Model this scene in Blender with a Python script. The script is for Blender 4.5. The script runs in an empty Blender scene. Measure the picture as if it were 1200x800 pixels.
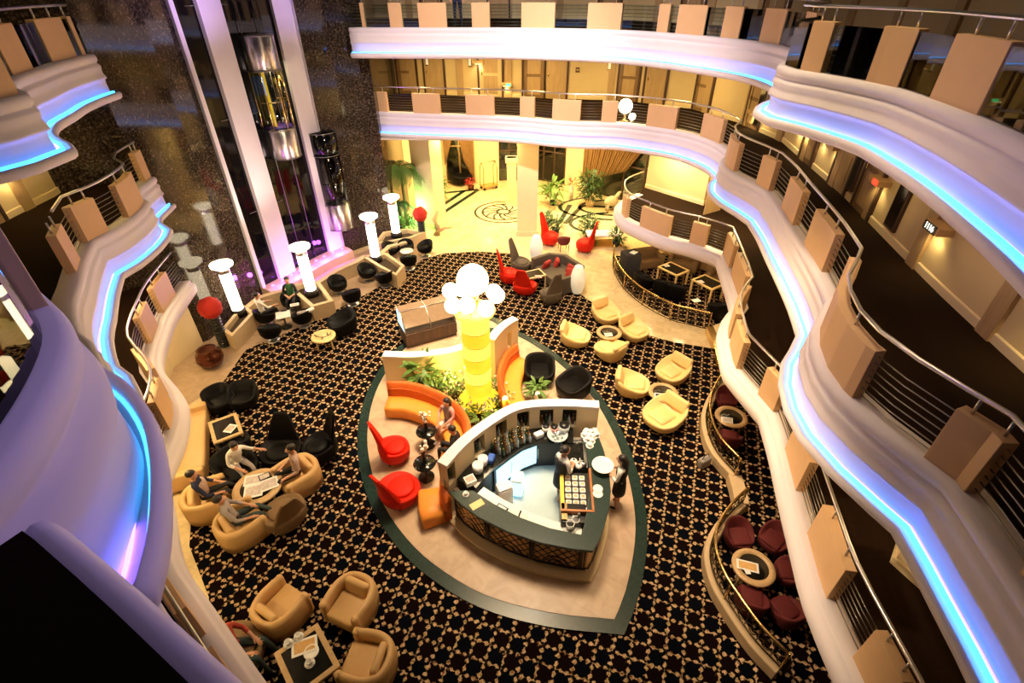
import bpy, bmesh, math, random
from mathutils import Vector, Matrix
random.seed(7)
SC = bpy.context.scene
COL = SC.collection
PI = math.pi
# ------------------------------------------------------------------ camera geometry
FPX, VPX, VPY, CAMZ = 592.0, 605.0, 1235.0, 10.2
_d = Vector((VPX-600, VPY-400, FPX)).normalized()
_f = (Vector((0, 0, 1)) - _d*_d.z).normalized()
_r = _d.cross(_f)
def ray(x, y):
    v = Vector((x-600, y-400, FPX))
    return Vector((v.dot(_r), v.dot(_f), -v.dot(_d)))
def at(x, y, z=0.0):
    r = ray(x, y); t = (z-CAMZ)/r.z
    return Vector((r.x*t, r.y*t, z))
def pts(L, z=0.0): return [at(p[0], p[1], z) for p in L]
def hd(p, q, z=0.0):
    a = at(p[0], p[1], z); b = at(q[0], q[1], z)
    return math.atan2(-(b.x-a.x), b.y-a.y)
cam_d = bpy.data.cameras.new('camera'); cam = bpy.data.objects.new('camera', cam_d); COL.objects.link(cam)
cam_d.sensor_width = 36; cam_d.lens = FPX/1200*36; cam_d.clip_start = .05; cam_d.clip_end = 200
X = Vector((_r.x, _f.x, -_d.x)); Y = -Vector((_r.y, _f.y, -_d.y)); Z = -Vector((_r.z, _f.z, -_d.z))
M = Matrix(((X.x, Y.x, Z.x, 0), (X.y, Y.y, Z.y, 0), (X.z, Y.z, Z.z, CAMZ), (0, 0, 0, 1)))
cam.matrix_world = M
SC.camera = cam
SC.view_settings.view_transform = 'Standard'; SC.view_settings.look = 'None'
SC.view_settings.gamma = 1; SC.view_settings.use_curve_mapping = False
SC.view_settings.exposure = 0.12
SC.cycles.use_denoising = True
SC.cycles.max_bounces = 8; SC.cycles.sample_clamp_indirect = 6.0
L1, L2, L3 = 2.6, 5.7, 8.85

# ------------------------------------------------------------------ materials
MATS = {}
def _nodes(name):
    m = bpy.data.materials.new(name); m.use_nodes = True
    nt = m.node_tree; return m, nt, nt.nodes['Principled BSDF']
def mat(name, c, rough=.5, metal=0, var=.12, scale=8, bump=0, emit=None, es=0, coat=0, trans=0, spec=.5, c2=None):
    m, nt, b = _nodes(name)
    tc = nt.nodes.new('ShaderNodeTexCoord'); n = nt.nodes.new('ShaderNodeTexNoise')
    n.inputs['Scale'].default_value = scale; n.inputs['Detail'].default_value = 4
    nt.links.new(tc.outputs['Object'], n.inputs['Vector'])
    mx = nt.nodes.new('ShaderNodeMixRGB'); mx.inputs[1].default_value = (*[max(0, x*(1-var)) for x in c], 1)
    mx.inputs[2].default_value = (*(c2 or [min(1, x*(1+var)) for x in c]), 1)
    nt.links.new(n.outputs['Fac'], mx.inputs[0]); nt.links.new(mx.outputs[0], b.inputs['Base Color'])
    b.inputs['Roughness'].default_value = rough; b.inputs['Metallic'].default_value = metal
    b.inputs['Specular IOR Level'].default_value = spec
    if coat: b.inputs['Coat Weight'].default_value = coat
    if trans: b.inputs['Transmission Weight'].default_value = trans
    if emit:
        b.inputs['Emission Color'].default_value = (*emit, 1); b.inputs['Emission Strength'].default_value = es
    if bump:
        bp = nt.nodes.new('ShaderNodeBump'); bp.inputs['Strength'].default_value = bump
        nt.links.new(n.outputs['Fac'], bp.inputs['Height']); nt.links.new(bp.outputs[0], b.inputs['Normal'])
    MATS[name] = m; return m
def glassmat(name, c, rough=.02):
    m, nt, b = _nodes(name)
    tr = nt.nodes.new('ShaderNodeBsdfTransparent'); tr.inputs[0].default_value = (*c, 1)
    gl = nt.nodes.new('ShaderNodeBsdfGlossy'); gl.inputs['Roughness'].default_value = rough
    fr = nt.nodes.new('ShaderNodeFresnel'); fr.inputs[0].default_value = 1.5
    n = nt.nodes.new('ShaderNodeTexNoise'); n.inputs['Scale'].default_value = 3
    bp = nt.nodes.new('ShaderNodeBump'); bp.inputs['Strength'].default_value = .02
    nt.links.new(n.outputs['Fac'], bp.inputs['Height']); nt.links.new(bp.outputs[0], gl.inputs['Normal'])
    ms = nt.nodes.new('ShaderNodeMixShader')
    nt.links.new(fr.outputs[0], ms.inputs[0]); nt.links.new(tr.outputs[0], ms.inputs[1]); nt.links.new(gl.outputs[0], ms.inputs[2])
    nt.links.new(ms.outputs[0], nt.nodes['Material Output'].inputs['Surface']); MATS[name] = m; return m
def math_node(nt, op, a, b=None, c=None):
    n = nt.nodes.new('ShaderNodeMath'); n.operation = op
    for i, v in enumerate((a, b, c)):
        if v is None: continue
        if isinstance(v, (int, float)): n.inputs[i].default_value = v
        else: nt.links.new(v, n.inputs[i])
    return n.outputs[0]
def ramp(nt, fac, stops, interp='LINEAR'):
    r = nt.nodes.new('ShaderNodeValToRGB'); r.color_ramp.interpolation = interp
    el = r.color_ramp.elements
    while len(el) < len(stops): el.new(.5)
    for e, (p, c) in zip(el, stops): e.position = p; e.color = (*c, 1)
    nt.links.new(fac, r.inputs[0]); return r.outputs[0]
def carpet_mat():
    m, nt, b = _nodes('lattice_carpet')
    g = nt.nodes.new('ShaderNodeNewGeometry')
    mp = nt.nodes.new('ShaderNodeMapping'); mp.vector_type = 'TEXTURE'
    mp.inputs['Rotation'].default_value = (0, 0, -math.radians(19.2)); mp.inputs['Scale'].default_value = (.314, .314, 1)
    nt.links.new(g.outputs['Position'], mp.inputs['Vector'])
    ns = nt.nodes.new('ShaderNodeTexNoise'); ns.inputs['Scale'].default_value = 4.2; ns.inputs['Detail'].default_value = 3
    nt.links.new(mp.outputs[0], ns.inputs['Vector'])
    s = nt.nodes.new('ShaderNodeSeparateXYZ'); nt.links.new(mp.outputs[0], s.inputs[0])
    mn = lambda op, a, b_=None: math_node(nt, op, a, b_)
    wob = mn('MULTIPLY', mn('SUBTRACT', ns.outputs['Fac'], .5), .22)
    fu = mn('ABSOLUTE', mn('SUBTRACT', mn('FRACT', mn('ADD', s.outputs[0], wob)), .5))
    fv = mn('ABSOLUTE', mn('SUBTRACT', mn('FRACT', mn('ADD', s.outputs[1], wob)), .5))
    mxx = mn('MAXIMUM', fu, fv); mi = mn('MINIMUM', fu, fv)
    dist = mn('SUBTRACT', .5, mxx)
    kq = mn('DIVIDE', mn('SUBTRACT', mi, .215), .15)         # a round leaf on each half of every lattice bar
    w = mn('ADD', mn('MULTIPLY', mn('MAXIMUM', mn('SUBTRACT', 1.0, mn('MULTIPLY', kq, kq)), 0.0), .112), .034)
    w = mn('ADD', w, mn('MULTIPLY', mn('SUBTRACT', ns.outputs['Fac'], .53), .34))
    fac = mn('SMOOTH_MIN', 1.0, mn('MULTIPLY', mn('MAXIMUM', mn('SUBTRACT', w, dist), 0.0), 22))
    n2 = nt.nodes.new('ShaderNodeTexNoise'); n2.inputs['Scale'].default_value = 3.4; n2.inputs['Detail'].default_value = 2
    nt.links.new(mp.outputs[0], n2.inputs['Vector'])
    light = ramp(nt, n2.outputs['Fac'], [(.30, (.10, .03, .012)), (.40, (.34, .20, .09)), (.50, (.70, .48, .30)), (.58, (.24, .17, .05)), (.66, (.62, .42, .22)), (.78, (.50, .26, .18))])
    ck = nt.nodes.new('ShaderNodeTexChecker'); ck.inputs['Scale'].default_value = 1
    ck.inputs[1].default_value = (.0045, .0014, .0016, 1); ck.inputs[2].default_value = (.0012, .0018, .004, 1)
    nt.links.new(mp.outputs[0], ck.inputs['Vector'])
    mx = nt.nodes.new('ShaderNodeMixRGB'); nt.links.new(fac, mx.inputs[0]); nt.links.new(ck.outputs[0], mx.inputs[1]); nt.links.new(light, mx.inputs[2])
    nt.links.new(mx.outputs[0], b.inputs['Base Color']); b.inputs['Roughness'].default_value = .95; b.inputs['Specular IOR Level'].default_value = .05
    MATS['carpet'] = m
def tile_mat(name, c1, c2, size, rough=.25, rot=0, mortar=.006):
    m, nt, b = _nodes(name)
    g = nt.nodes.new('ShaderNodeNewGeometry'); mp = nt.nodes.new('ShaderNodeMapping'); mp.inputs['Rotation'].default_value = (0, 0, rot)
    nt.links.new(g.outputs['Position'], mp.inputs['Vector'])
    br = nt.nodes.new('ShaderNodeTexBrick'); br.offset = 0.0; br.inputs['Scale'].default_value = 1
    br.inputs['Brick Width'].default_value = size; br.inputs['Row Height'].default_value = size; br.inputs['Mortar Size'].default_value = mortar
    br.inputs['Color1'].default_value = (*c1, 1); br.inputs['Color2'].default_value = (*c2, 1); br.inputs['Mortar'].default_value = (*[x*.8 for x in c1], 1)
    nt.links.new(mp.outputs[0], br.inputs['Vector'])
    n = nt.nodes.new('ShaderNodeTexNoise'); n.inputs['Scale'].default_value = 2.2; n.inputs['Detail'].default_value = 6; n.inputs['Distortion'].default_value = 1.5
    nt.links.new(mp.outputs[0], n.inputs['Vector'])
    v = ramp(nt, n.outputs['Fac'], [(.35, (.72, .66, .60)), (.6, (1, 1, 1))])
    mx = nt.nodes.new('ShaderNodeMixRGB'); mx.blend_type = 'MULTIPLY'; mx.inputs[0].default_value = .55
    nt.links.new(br.outputs['Color'], mx.inputs[1]); nt.links.new(v, mx.inputs[2])
    nt.links.new(mx.outputs[0], b.inputs['Base Color']); b.inputs['Roughness'].default_value = rough
    MATS[name] = m
def granite_mat():
    m, nt, b = _nodes('granite')
    g = nt.nodes.new('ShaderNodeNewGeometry')
    n = nt.nodes.new('ShaderNodeTexNoise'); n.inputs['Scale'].default_value = 16; n.inputs['Detail'].default_value = 9; n.inputs['Roughness'].default_value = .8
    v = nt.nodes.new('ShaderNodeTexVoronoi'); v.inputs['Scale'].default_value = 11
    for x in (n, v): nt.links.new(g.outputs['Position'], x.inputs['Vector'])
    base = ramp(nt, n.outputs['Fac'], [(.40, (.007, .005, .004)), (.53, (.040, .029, .020)), (.60, (.14, .105, .075)), (.70, (.46, .38, .30))])
    fl = ramp(nt, v.outputs['Distance'], [(0, (1, 1, 1)), (.12, (.0, .0, .0))])
    mx = nt.nodes.new('ShaderNodeMixRGB'); nt.links.new(math_node(nt, 'MULTIPLY', fl, .30), mx.inputs[0])
    nt.links.new(base, mx.inputs[1]); mx.inputs[2].default_value = (.5, .45, .38, 1)
    nt.links.new(mx.outputs[0], b.inputs['Base Color']); b.inputs['Roughness'].default_value = .07; b.inputs['Specular IOR Level'].default_value = .45
    MATS['granite'] = m
def wood_mat(name, c1, c2, rough=.4, scale=3):
    m, nt, b = _nodes(name)
    tc = nt.nodes.new('ShaderNodeTexCoord'); mp = nt.nodes.new('ShaderNodeMapping'); mp.inputs['Scale'].default_value = (scale*3, scale*3, scale*.35)
    nt.links.new(tc.outputs['Object'], mp.inputs['Vector'])
    n = nt.nodes.new('ShaderNodeTexNoise'); n.inputs['Scale'].default_value = 1.5; n.inputs['Detail'].default_value = 6; n.inputs['Distortion'].default_value = .6
    nt.links.new(mp.outputs[0], n.inputs['Vector'])
    c = ramp(nt, n.outputs['Fac'], [(.3, c1), (.7, c2)])
    nt.links.new(c, b.inputs['Base Color']); b.inputs['Roughness'].default_value = rough; MATS[name] = m
carpet_mat(); granite_mat()
tile_mat('marble', (.74, .60, .36), (.70, .55, .32), .75, .16, .3)
tile_mat('tan_tile', (.56, .41, .28), (.48, .34, .24), .85, .35, .55)
tile_mat('terrace_tile', (.46, .33, .22), (.42, .30, .20), .6, .3, .5)
wood_mat('panel_wood', (.42, .27, .13), (.52, .35, .18)); wood_mat('door_wood', (.20, .115, .055), (.27, .16, .075))
wood_mat('dark_wood', (.05, .025, .015), (.10, .05, .03)); wood_mat('table_wood', (.48, .31, .14), (.60, .40, .2))
mat('plaster', (.78, .72, .75), .75, var=.03, scale=3); mat('cream_wall', (.78, .62, .36), .7, var=.04, scale=2)
mat('tan_panel', (.66, .42, .21), .55, var=.05, scale=4); mat('corridor_wall', (.66, .50, .27), .6, var=.05, scale=2)
mat('corridor_carpet', (.016, .008, .004), .95, var=.35, scale=25, spec=.05)
mat('green_marble', (.008, .026, .020), .25, var=.4, scale=14, c2=(.016, .04, .03)); mat('counter_green', (.012, .034, .027), .3, var=.4, scale=16, c2=(.026, .052, .042))
mat('steel', (.72, .70, .68), .28, 1, var=.05); mat('dark_steel', (.25, .24, .22), .3, 1, var=.1); mat('brass', (.72, .5, .2), .25, 1, var=.1)
mat('gilt_iron', (.075, .05, .02), .35, 1, var=.3, scale=20); mat('black_glass', (.004, .004, .005), .05, var=.2, spec=.35)
mat('black_plastic', (.012, .011, .011), .35, var=.3); mat('black_leather', (.0035, .003, .003), .5, var=.4, scale=12, bump=.1, spec=.12)
mat('cream_leather', (.80, .58, .25), .42, var=.07, scale=6, bump=.05); mat('tan_leather', (.60, .37, .15), .45, var=.08, scale=7, bump=.06)
mat('red_leather', (.60, .016, .005), .55, var=.12, scale=7, bump=.06, spec=.15); mat('orange_seat', (.80, .27, .03), .5, var=.1, scale=5); mat('orange_back', (.62, .12, .012), .5, var=.12, scale=5)
mat('velvet', (.10, .006, .006), .8, var=.3, scale=9); mat('grey_fabric', (.11, .085, .06), .85, var=.2, scale=18); mat('brown_fabric', (.20, .12, .055), .85, var=.2, scale=15)
mat('white_ceramic', (.85, .83, .80), .25, var=.03); mat('paper', (.82, .79, .74), .8, var=.06, scale=20); mat('paper_print', (.5, .3, .28), .8, var=.6, scale=30, c2=(.9, .85, .8))
mat('print_red', (.55, .08, .05), .7, var=.5, scale=25, c2=(.9, .7, .6)); mat('table_black', (.012, .012, .010), .12, var=.3)
mat('leaf', (.05, .16, .025), .5, var=.5, scale=20, c2=(.16, .30, .05)); mat('leaf_dark', (.018, .055, .012), .5, var=.5, scale=20, c2=(.06, .13, .03)); mat('trunk', (.12, .07, .035), .8, var=.3, scale=20, bump=.3)
mat('flower', (.85, .78, .70), .6, var=.1); mat('flower_red', (.5, .03, .03), .7, var=.3); mat('red_ball', (.52, .022, .010), .8, var=.35, scale=30, bump=.4)
mat('skin', (.58, .30, .18), .55, var=.06); mat('hair', (.018, .012, .010), .5, var=.3); mat('white_shirt', (.82, .78, .72), .7, var=.05); mat('black_cloth', (.014, .013, .015), .8, var=.3)
mat('navy_cloth', (.012, .018, .06), .8, var=.3); mat('grey_cloth', (.36, .31, .30), .8, var=.15, scale=15); mat('teal_trousers', (.03, .05, .05), .8, var=.3); mat('green_cloth', (.03, .14, .04), .8, var=.3); mat('denim', (.10, .14, .22), .8, var=.2)
mat('striped_shirt', (.45, .12, .08), .8, var=.5, scale=40, c2=(.75, .6, .5)); mat('pink_top', (.72, .36, .34), .7, var=.2); mat('red_cloth', (.42, .05, .03), .8, var=.3); mat('lips', (.45, .10, .09), .5)
mat('soil', (.05, .03, .015), .95, var=.4, scale=20); mat('stone', (.56, .41, .24), .6, var=.12, scale=6); mat('curtain', (.24, .13, .045), .6, var=.35, scale=3); mat('night', (.004, .006, .008), .1, var=.3)
mat('brick_copper', (.5, .2, .08), .3, .4, var=.2); mat('bottle_green', (.02, .06, .02), .08, var=.2, coat=.5); mat('bottle_amber', (.16, .06, .015), .08, var=.2, coat=.5); mat('bottle_clear', (.5, .55, .56), .08, var=.1, coat=.5)
mat('yellow_box', (.85, .6, .06), .5, var=.1); mat('pastry', (.62, .36, .12), .6, var=.3, scale=30); mat('blue_crate', (.04, .12, .5), .4, var=.2); mat('bar_floor', (.42, .52, .53), .35, var=.12, scale=3)
mat('bar_lattice', (.72, .42, .15), .5, var=.15); mat('red_fabric', (.40, .03, .02), .8, var=.3); mat('mirror', (.55, .6, .7), .08, 1, var=.05); mat('purple_plastic', (.10, .03, .4), .4, var=.2)
mat('copper_pot', (.10, .025, .012), .12, .6, var=.3); mat('bag_grey', (.30, .27, .25), .6, var=.2); mat('soffit', (.62, .56, .46), .8, var=.04); mat('bird', (.6, .5, .36), .7, var=.3)
mat('glow_white', (.9, .85, .7), .4, emit=(1, .84, .55), es=7); mat('globe_glow', (.9, .85, .7), .4, emit=(1, .82, .45), es=5)
mat('amber_glow', (.9, .7, .1), .4, emit=(1, .62, .02), es=.85, var=.1, scale=10); mat('amber_bright', (.95, .8, .2), .4, emit=(1, .72, .10), es=1.05)
mat('led', (.2, .5, 1), .4, emit=(.04, .40, 1.0), es=3.6); mat('added_violet', (.3, .2, 1), .4, emit=(.22, .10, 1.0), es=7); mat('lantern', (.9, .88, .8), .4, emit=(1, .85, .58), es=.3); mat('cooler_top', (.30, .21, .14), .12, var=.15); mat('fridge_glow', (.5, .75, .85), .3, emit=(.45, .85, 1.0), es=1.5, var=.5, scale=14, c2=(.2, .4, .6))
mat('sconce_glow', (.9, .8, .5), .4, emit=(1, .80, .35), es=7); mat('sign_red', (.8, .05, .02), .4, emit=(1, .04, .015), es=2.5); mat('sign_green', (.1, .8, .3), .4, emit=(.05, 1, .35), es=2.0)
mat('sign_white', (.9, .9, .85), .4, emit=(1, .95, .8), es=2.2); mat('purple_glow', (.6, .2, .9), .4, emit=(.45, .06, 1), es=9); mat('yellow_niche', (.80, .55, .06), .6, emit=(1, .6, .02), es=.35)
mat('screen', (.1, .2, .3), .3, emit=(.35, .5, .8), es=.7, var=.7, scale=6); mat('downlight', (1, .9, .7), .4, emit=(1, .78, .42), es=12)
def brushed():
    m = mat('brushed_steel', (.74, .70, .70), .34, 1, var=.06); nt = m.node_tree; b = nt.nodes['Principled BSDF']
    tg = nt.nodes.new('ShaderNodeTangent'); tg.direction_type = 'RADIAL'; tg.axis = 'Z'; nt.links.new(tg.outputs[0], b.inputs['Tangent']); b.inputs['Anisotropic'].default_value = .9; b.inputs['Anisotropic Rotation'].default_value = .25
brushed()
glassmat('clear_glass', (.86, .92, .9)); glassmat('smoke_glass', (.22, .22, .24)); glassmat('amber_glass', (.9, .8, .6))

# ------------------------------------------------------------------ mesh builder
class MB:
    def __init__(s): s.v = []; s.f = []; s.sm = []; s.mi = []; s.cur = 0
    def add(s, vs, fs, smooth=False):
        b = len(s.v); s.v += [tuple(v) for v in vs]
        for f in fs: s.f.append([b+i for i in f]); s.sm.append(smooth); s.mi.append(s.cur)
        return s
    def box(s, c, d, rz=0, taper=1.0):
        x, y, z = d[0]/2, d[1]/2, d[2]/2; co, si = math.cos(rz), math.sin(rz); vs = []
        for sz in (-1, 1):
            t = taper if sz > 0 else 1
            for sx, sy in ((-1, -1), (1, -1), (1, 1), (-1, 1)):
                px, py = sx*x*t, sy*y*t
                vs.append((c[0]+px*co-py*si, c[1]+px*si+py*co, c[2]+sz*z))
        return s.add(vs, [(0, 3, 2, 1), (4, 5, 6, 7), (0, 1, 5, 4), (1, 2, 6, 5), (2, 3, 7, 6), (3, 0, 4, 7)])
    def rbox(s, c, d, r=.05, rz=0, tilt=0, n=3):
        # rounded box: superellipsoid style grid
        x, y, z = d[0]/2, d[1]/2, d[2]/2; bm = bmesh.new(); bmesh.ops.create_cube(bm, size=1)
        for v in bm.verts: v.co = Vector((v.co.x*2*x, v.co.y*2*y, v.co.z*2*z))
        bmesh.ops.bevel(bm, geom=bm.edges[:]+bm.verts[:], offset=min(r, x*.98, y*.98, z*.98), segments=n, profile=.5, affect='EDGES')
        R = Matrix.Rotation(rz, 3, 'Z') @ Matrix.Rotation(tilt, 3, 'X')
        bm.verts.index_update()
        s.add([R @ v.co + Vector(c) for v in bm.verts], [[v.index for v in f.verts] for f in bm.faces], True); bm.free(); return s
    def tube(s, path, r, n=8, cap=True, closed=False):
        path = [Vector(p) for p in path]; N = len(path); rs = r if isinstance(r, (list, tuple)) else [r]*N
        rings = []; up = Vector((0, 0, 1))
        for i, p in enumerate(path):
            if closed: t = path[(i+1) % N]-path[i-1]
            else: t = path[min(i+1, N-1)]-path[max(i-1, 0)]
            t = t.normalized() if t.length > 1e-9 else Vector((0, 0, 1))
            a = t.cross(up)
            if a.length < 1e-3: a = t.cross(Vector((1, 0, 0)))
            a.normalize(); b_ = a.cross(t)
            rings.append([p+(a*math.cos(2*PI*k/n)+b_*math.sin(2*PI*k/n))*rs[i] for k in range(n)])
        vs = [v for rg in rings for v in rg]; fs = []
        for i in range(N if closed else N-1):
            j = (i+1) % N
            for k in range(n): fs.append((i*n+k, i*n+(k+1) % n, j*n+(k+1) % n, j*n+k))
        if cap and not closed: fs += [tuple(range(n))[::-1], tuple((N-1)*n+k for k in range(n))]
        return s.add(vs, fs, True)
    def lathe(s, prof, c=(0, 0, 0), n=24, sx=1, sy=1, rz=0, smooth=True):
        vs = []; co, si = math.cos(rz), math.sin(rz)
        for r, z in prof:
            for k in range(n):
                a = 2*PI*k/n; x, y = r*math.cos(a)*sx, r*math.sin(a)*sy
                vs.append((c[0]+x*co-y*si, c[1]+x*si+y*co, c[2]+z))
        fs = []
        for i in range(len(prof)-1):
            for k in range(n): fs.append((i*n+k, i*n+(k+1) % n, (i+1)*n+(k+1) % n, (i+1)*n+k))
        fs.append(tuple(range(n))[::-1]); fs.append(tuple((len(prof)-1)*n+k for k in range(n)))
        return s.add(vs, fs, smooth)
    def prism(s, poly, z0, z1):
        n = len(poly); vs = [(p[0], p[1], z0) for p in poly]+[(p[0], p[1], z1) for p in poly]
        area = sum(poly[i][0]*poly[(i+1) % n][1]-poly[(i+1) % n][0]*poly[i][1] for i in range(n))
        fs = [tuple(range(n))[::-1], tuple(range(n, 2*n))]+[(i, (i+1) % n, n+(i+1) % n, n+i) for i in range(n)]
        if area < 0: fs = [f[::-1] for f in fs]
        return s.add(vs, fs)
    def sweep(s, path, prof, side=1, closed_prof=True, smooth=False, capends=True):
        """prof: (offset to the side, z) pairs swept along a plan path."""
        N = len(path); nr = normals(path, side); m = len(prof)
        vs = []
        for i, p in enumerate(path):
            for o, z in prof: vs.append((p[0]+nr[i][0]*o, p[1]+nr[i][1]*o, (p[2] if len(p) > 2 else 0)+z))
        fs = []
        for i in range(N-1):
            for k in range(m if closed_prof else m-1):
                a, b = i*m+k, i*m+(k+1) % m; c, d = (i+1)*m+(k+1) % m, (i+1)*m+k
                fs.append((a, d, c, b) if side > 0 else (a, b, c, d))
        if closed_prof and capends: fs += [tuple(range(m)), tuple((N-1)*m+k for k in range(m))[::-1]]
        return s.add(vs, fs, smooth)
    def ball(s, c, r, n=14, m=9, sz=1):
        if isinstance(r, (int, float)): r = (r, r, r*sz)
        vs = [(c[0], c[1], c[2]-r[2])]
        for i in range(1, m):
            ph = -PI/2+PI*i/m
            for k in range(n):
                a = 2*PI*k/n; vs.append((c[0]+r[0]*math.cos(ph)*math.cos(a), c[1]+r[1]*math.cos(ph)*math.sin(a), c[2]+r[2]*math.sin(ph)))
        vs.append((c[0], c[1], c[2]+r[2])); fs = []
        for k in range(n): fs.append((0, 1+(k+1) % n, 1+k))
        for i in range(m-2):
            for k in range(n): fs.append((1+i*n+k, 1+i*n+(k+1) % n, 1+(i+1)*n+(k+1) % n, 1+(i+1)*n+k))
        t = len(vs)-1; o = 1+(m-2)*n
        for k in range(n): fs.append((o+k, o+(k+1) % n, t))
        return s.add(vs, fs, True)
    def build(s, name, m, parent=None, bevel=0):
        me = bpy.data.meshes.new(name); me.from_pydata(s.v, [], s.f)
        for i, p in enumerate(me.polygons): p.use_smooth = s.sm[i]
        for mm in (m if isinstance(m, (list, tuple)) else [m]): me.materials.append(MATS[mm] if isinstance(mm, str) else mm)
        if isinstance(m, (list, tuple)):
            for i, p in enumerate(me.polygons): p.material_index = s.mi[i]
        me.update()
        o = bpy.data.objects.new(name, me); COL.objects.link(o)
        if parent: o.parent = parent
        if bevel:
            b = o.modifiers.new('bevel', 'BEVEL'); b.width = bevel; b.segments = 2; b.limit_method = 'ANGLE'
        return o
def normals(path, side):
    N = len(path); out = []
    for i in range(N):
        ns = []
        for a, b in ((i-1, i), (i, i+1)):
            if a < 0 or b >= N: continue
            dx, dy = path[b][0]-path[a][0], path[b][1]-path[a][1]; l = math.hypot(dx, dy) or 1
            ns.append((dy/l*side, -dx/l*side))        # side=1: right-hand side of travel
        x = sum(n[0] for n in ns)/len(ns); y = sum(n[1] for n in ns)/len(ns); l = math.hypot(x, y) or 1
        k = min(1/l, 1.6); out.append((x/l*k, y/l*k))
    return out
def smooth_path(P, step=.35):
    """P: (x, y[, 'k']) -> rounded polyline, sharp at the points marked k."""
    segs = []; cur = [P[0]]
    for p in P[1:]:
        cur.append(p)
        if len(p) > 2: segs.append(cur); cur = [p]
    if len(cur) > 1: segs.append(cur)
    out = []
    for sg in segs:
        q = [Vector((p[0], p[1], 0)) for p in sg]
        for i in range(len(q)-1):
            p0 = q[i-1] if i > 0 else q[i]*2-q[i+1]; p1 = q[i]; p2 = q[i+1]; p3 = q[i+2] if i+2 < len(q) else q[i+1]*2-q[i]
            n = max(1, int((p2-p1).length/step))
            for k in range(n):
                t = k/n
                out.append(.5*((2*p1)+(p2-p0)*t+(2*p0-5*p1+4*p2-p3)*t*t+(3*p1-p0-3*p2+p3)*t**3))
    out.append(Vector((P[-1][0], P[-1][1], 0)))
    return out
def offset(path, o, side=1):
    nr = normals(path, side); return [Vector((p[0]+n[0]*o, p[1]+n[1]*o, p[2] if len(p) > 2 else 0)) for p, n in zip(path, nr)]
def arclen(path):
    s = [0]
    for a, b in zip(path, path[1:]): s.append(s[-1]+math.hypot(b[0]-a[0], b[1]-a[1]))
    return s
def nearest_s(path, q):
    s = arclen(path); best = (1e9, 0)
    for i in range(len(path)-1):
        a, b = path[i], path[i+1]; dx, dy = b[0]-a[0], b[1]-a[1]; l2 = dx*dx+dy*dy or 1e-9
        t = max(0, min(1, ((q[0]-a[0])*dx+(q[1]-a[1])*dy)/l2))
        d = math.hypot(a[0]+dx*t-q[0], a[1]+dy*t-q[1])
        if d < best[0]: best = (d, s[i]+t*math.sqrt(l2))
    return best[1]
def sub(path, s0, s1):
    s = arclen(path); out = []
    def P(x):
        for i in range(len(path)-1):
            if s[i+1] >= x:
                t = (x-s[i])/((s[i+1]-s[i]) or 1); return Vector(path[i]).lerp(Vector(path[i+1]), max(0, min(1, t)))
        return Vector(path[-1])
    out.append(P(s0)); out += [Vector(path[i]) for i in range(len(path)) if s0+.02 < s[i] < s1-.02]; out.append(P(s1))
    return out
# ------------------------------------------------------------------ scene naming
def thing(name, label, cat, loc=(0, 0, 0), rz=0, group=None):
    o = bpy.data.objects.new(name, None); COL.objects.link(o); o.empty_display_size = .2
    o.location = loc; o.rotation_euler = (0, 0, rz); o['label'] = label; o['category'] = cat
    if group: o['group'] = group
    return o
def tag(o, label, cat, group=None, kind=None):
    o['label'] = label; o['category'] = cat
    if group: o['group'] = group
    if kind: o['kind'] = kind
    return o
def struct(o, label=None):
    o['kind'] = 'structure'
    if label: o['label'] = label
    return o
def dup(root, loc, rz, label, group=None, scale=None):
    r = root.copy(); COL.objects.link(r); r.location = loc; r.rotation_euler = (0, 0, rz); r['label'] = label
    if group: r['group'] = group
    if scale: r.scale = scale
    for ch in list(root.children):
        c = ch.copy(); COL.objects.link(c); c.parent = r
        for g in ch.children:
            d = g.copy(); COL.objects.link(d); d.parent = c
    return r
def lamp(kind, loc, energy, color, size=.1, rot=None, spot=None, parent=None, name='light', blend=.5):
    d = bpy.data.lights.new(name, kind); d.energy = energy; d.color = color
    if kind == 'AREA': d.size = size
    elif kind in ('POINT', 'SPOT'): d.shadow_soft_size = size
    if spot: d.spot_size = spot; d.spot_blend = blend
    o = bpy.data.objects.new(name, d); COL.objects.link(o); o.location = loc
    if rot: o.rotation_euler = rot
    if parent: o.parent = parent
    return o
# ================================================================== ARCHITECTURE
# ---- rims (plan) of the gallery edges; the atrium is on the right-hand side of travel
R3 = smooth_path([(-5.95, 21.95), (-3.05, 21.65), (-.74, 21.46), (1.57, 20.9), (3.69, 19.94), (5.0, 18.6), (5.75, 17.4), (6.3, 16.4), (6.65, 15.4), (6.75, 14.4), (6.6, 13.3), (6.4, 12.4, 'k'),
                  (5.6, 11.6), (5.18, 10.9), (5.15, 10.35), (5.42, 9.7), (5.66, 8.8, 'k'), (5.74, 8.3), (5.66, 7.5), (5.47, 6.41), (5.2, 5.35), (4.85, 4.2), (4.4, 3.0), (4.0, 2.0)])
R3L = smooth_path([(-8.6, 6.3), (-7.55, 6.9), (-7.2, 7.6), (-7.22, 8.25), (-7.75, 8.75, 'k'), (-8.3, 9.3), (-8.82, 10.14), (-9.12, 11.0), (-9.5, 12.0), (-9.72, 13.0), (-9.78, 13.55)])
LIPB = smooth_path([(v.x, v.y) for v in pts([(166, 703), (178, 682), (189, 637), (194, 595), (194, 550), (190, 520), (182, 491), (166, 464), (146, 444), (118, 428), (80, 410), (10, 385), (-110, 350)], 8.15)], .1)
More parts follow.
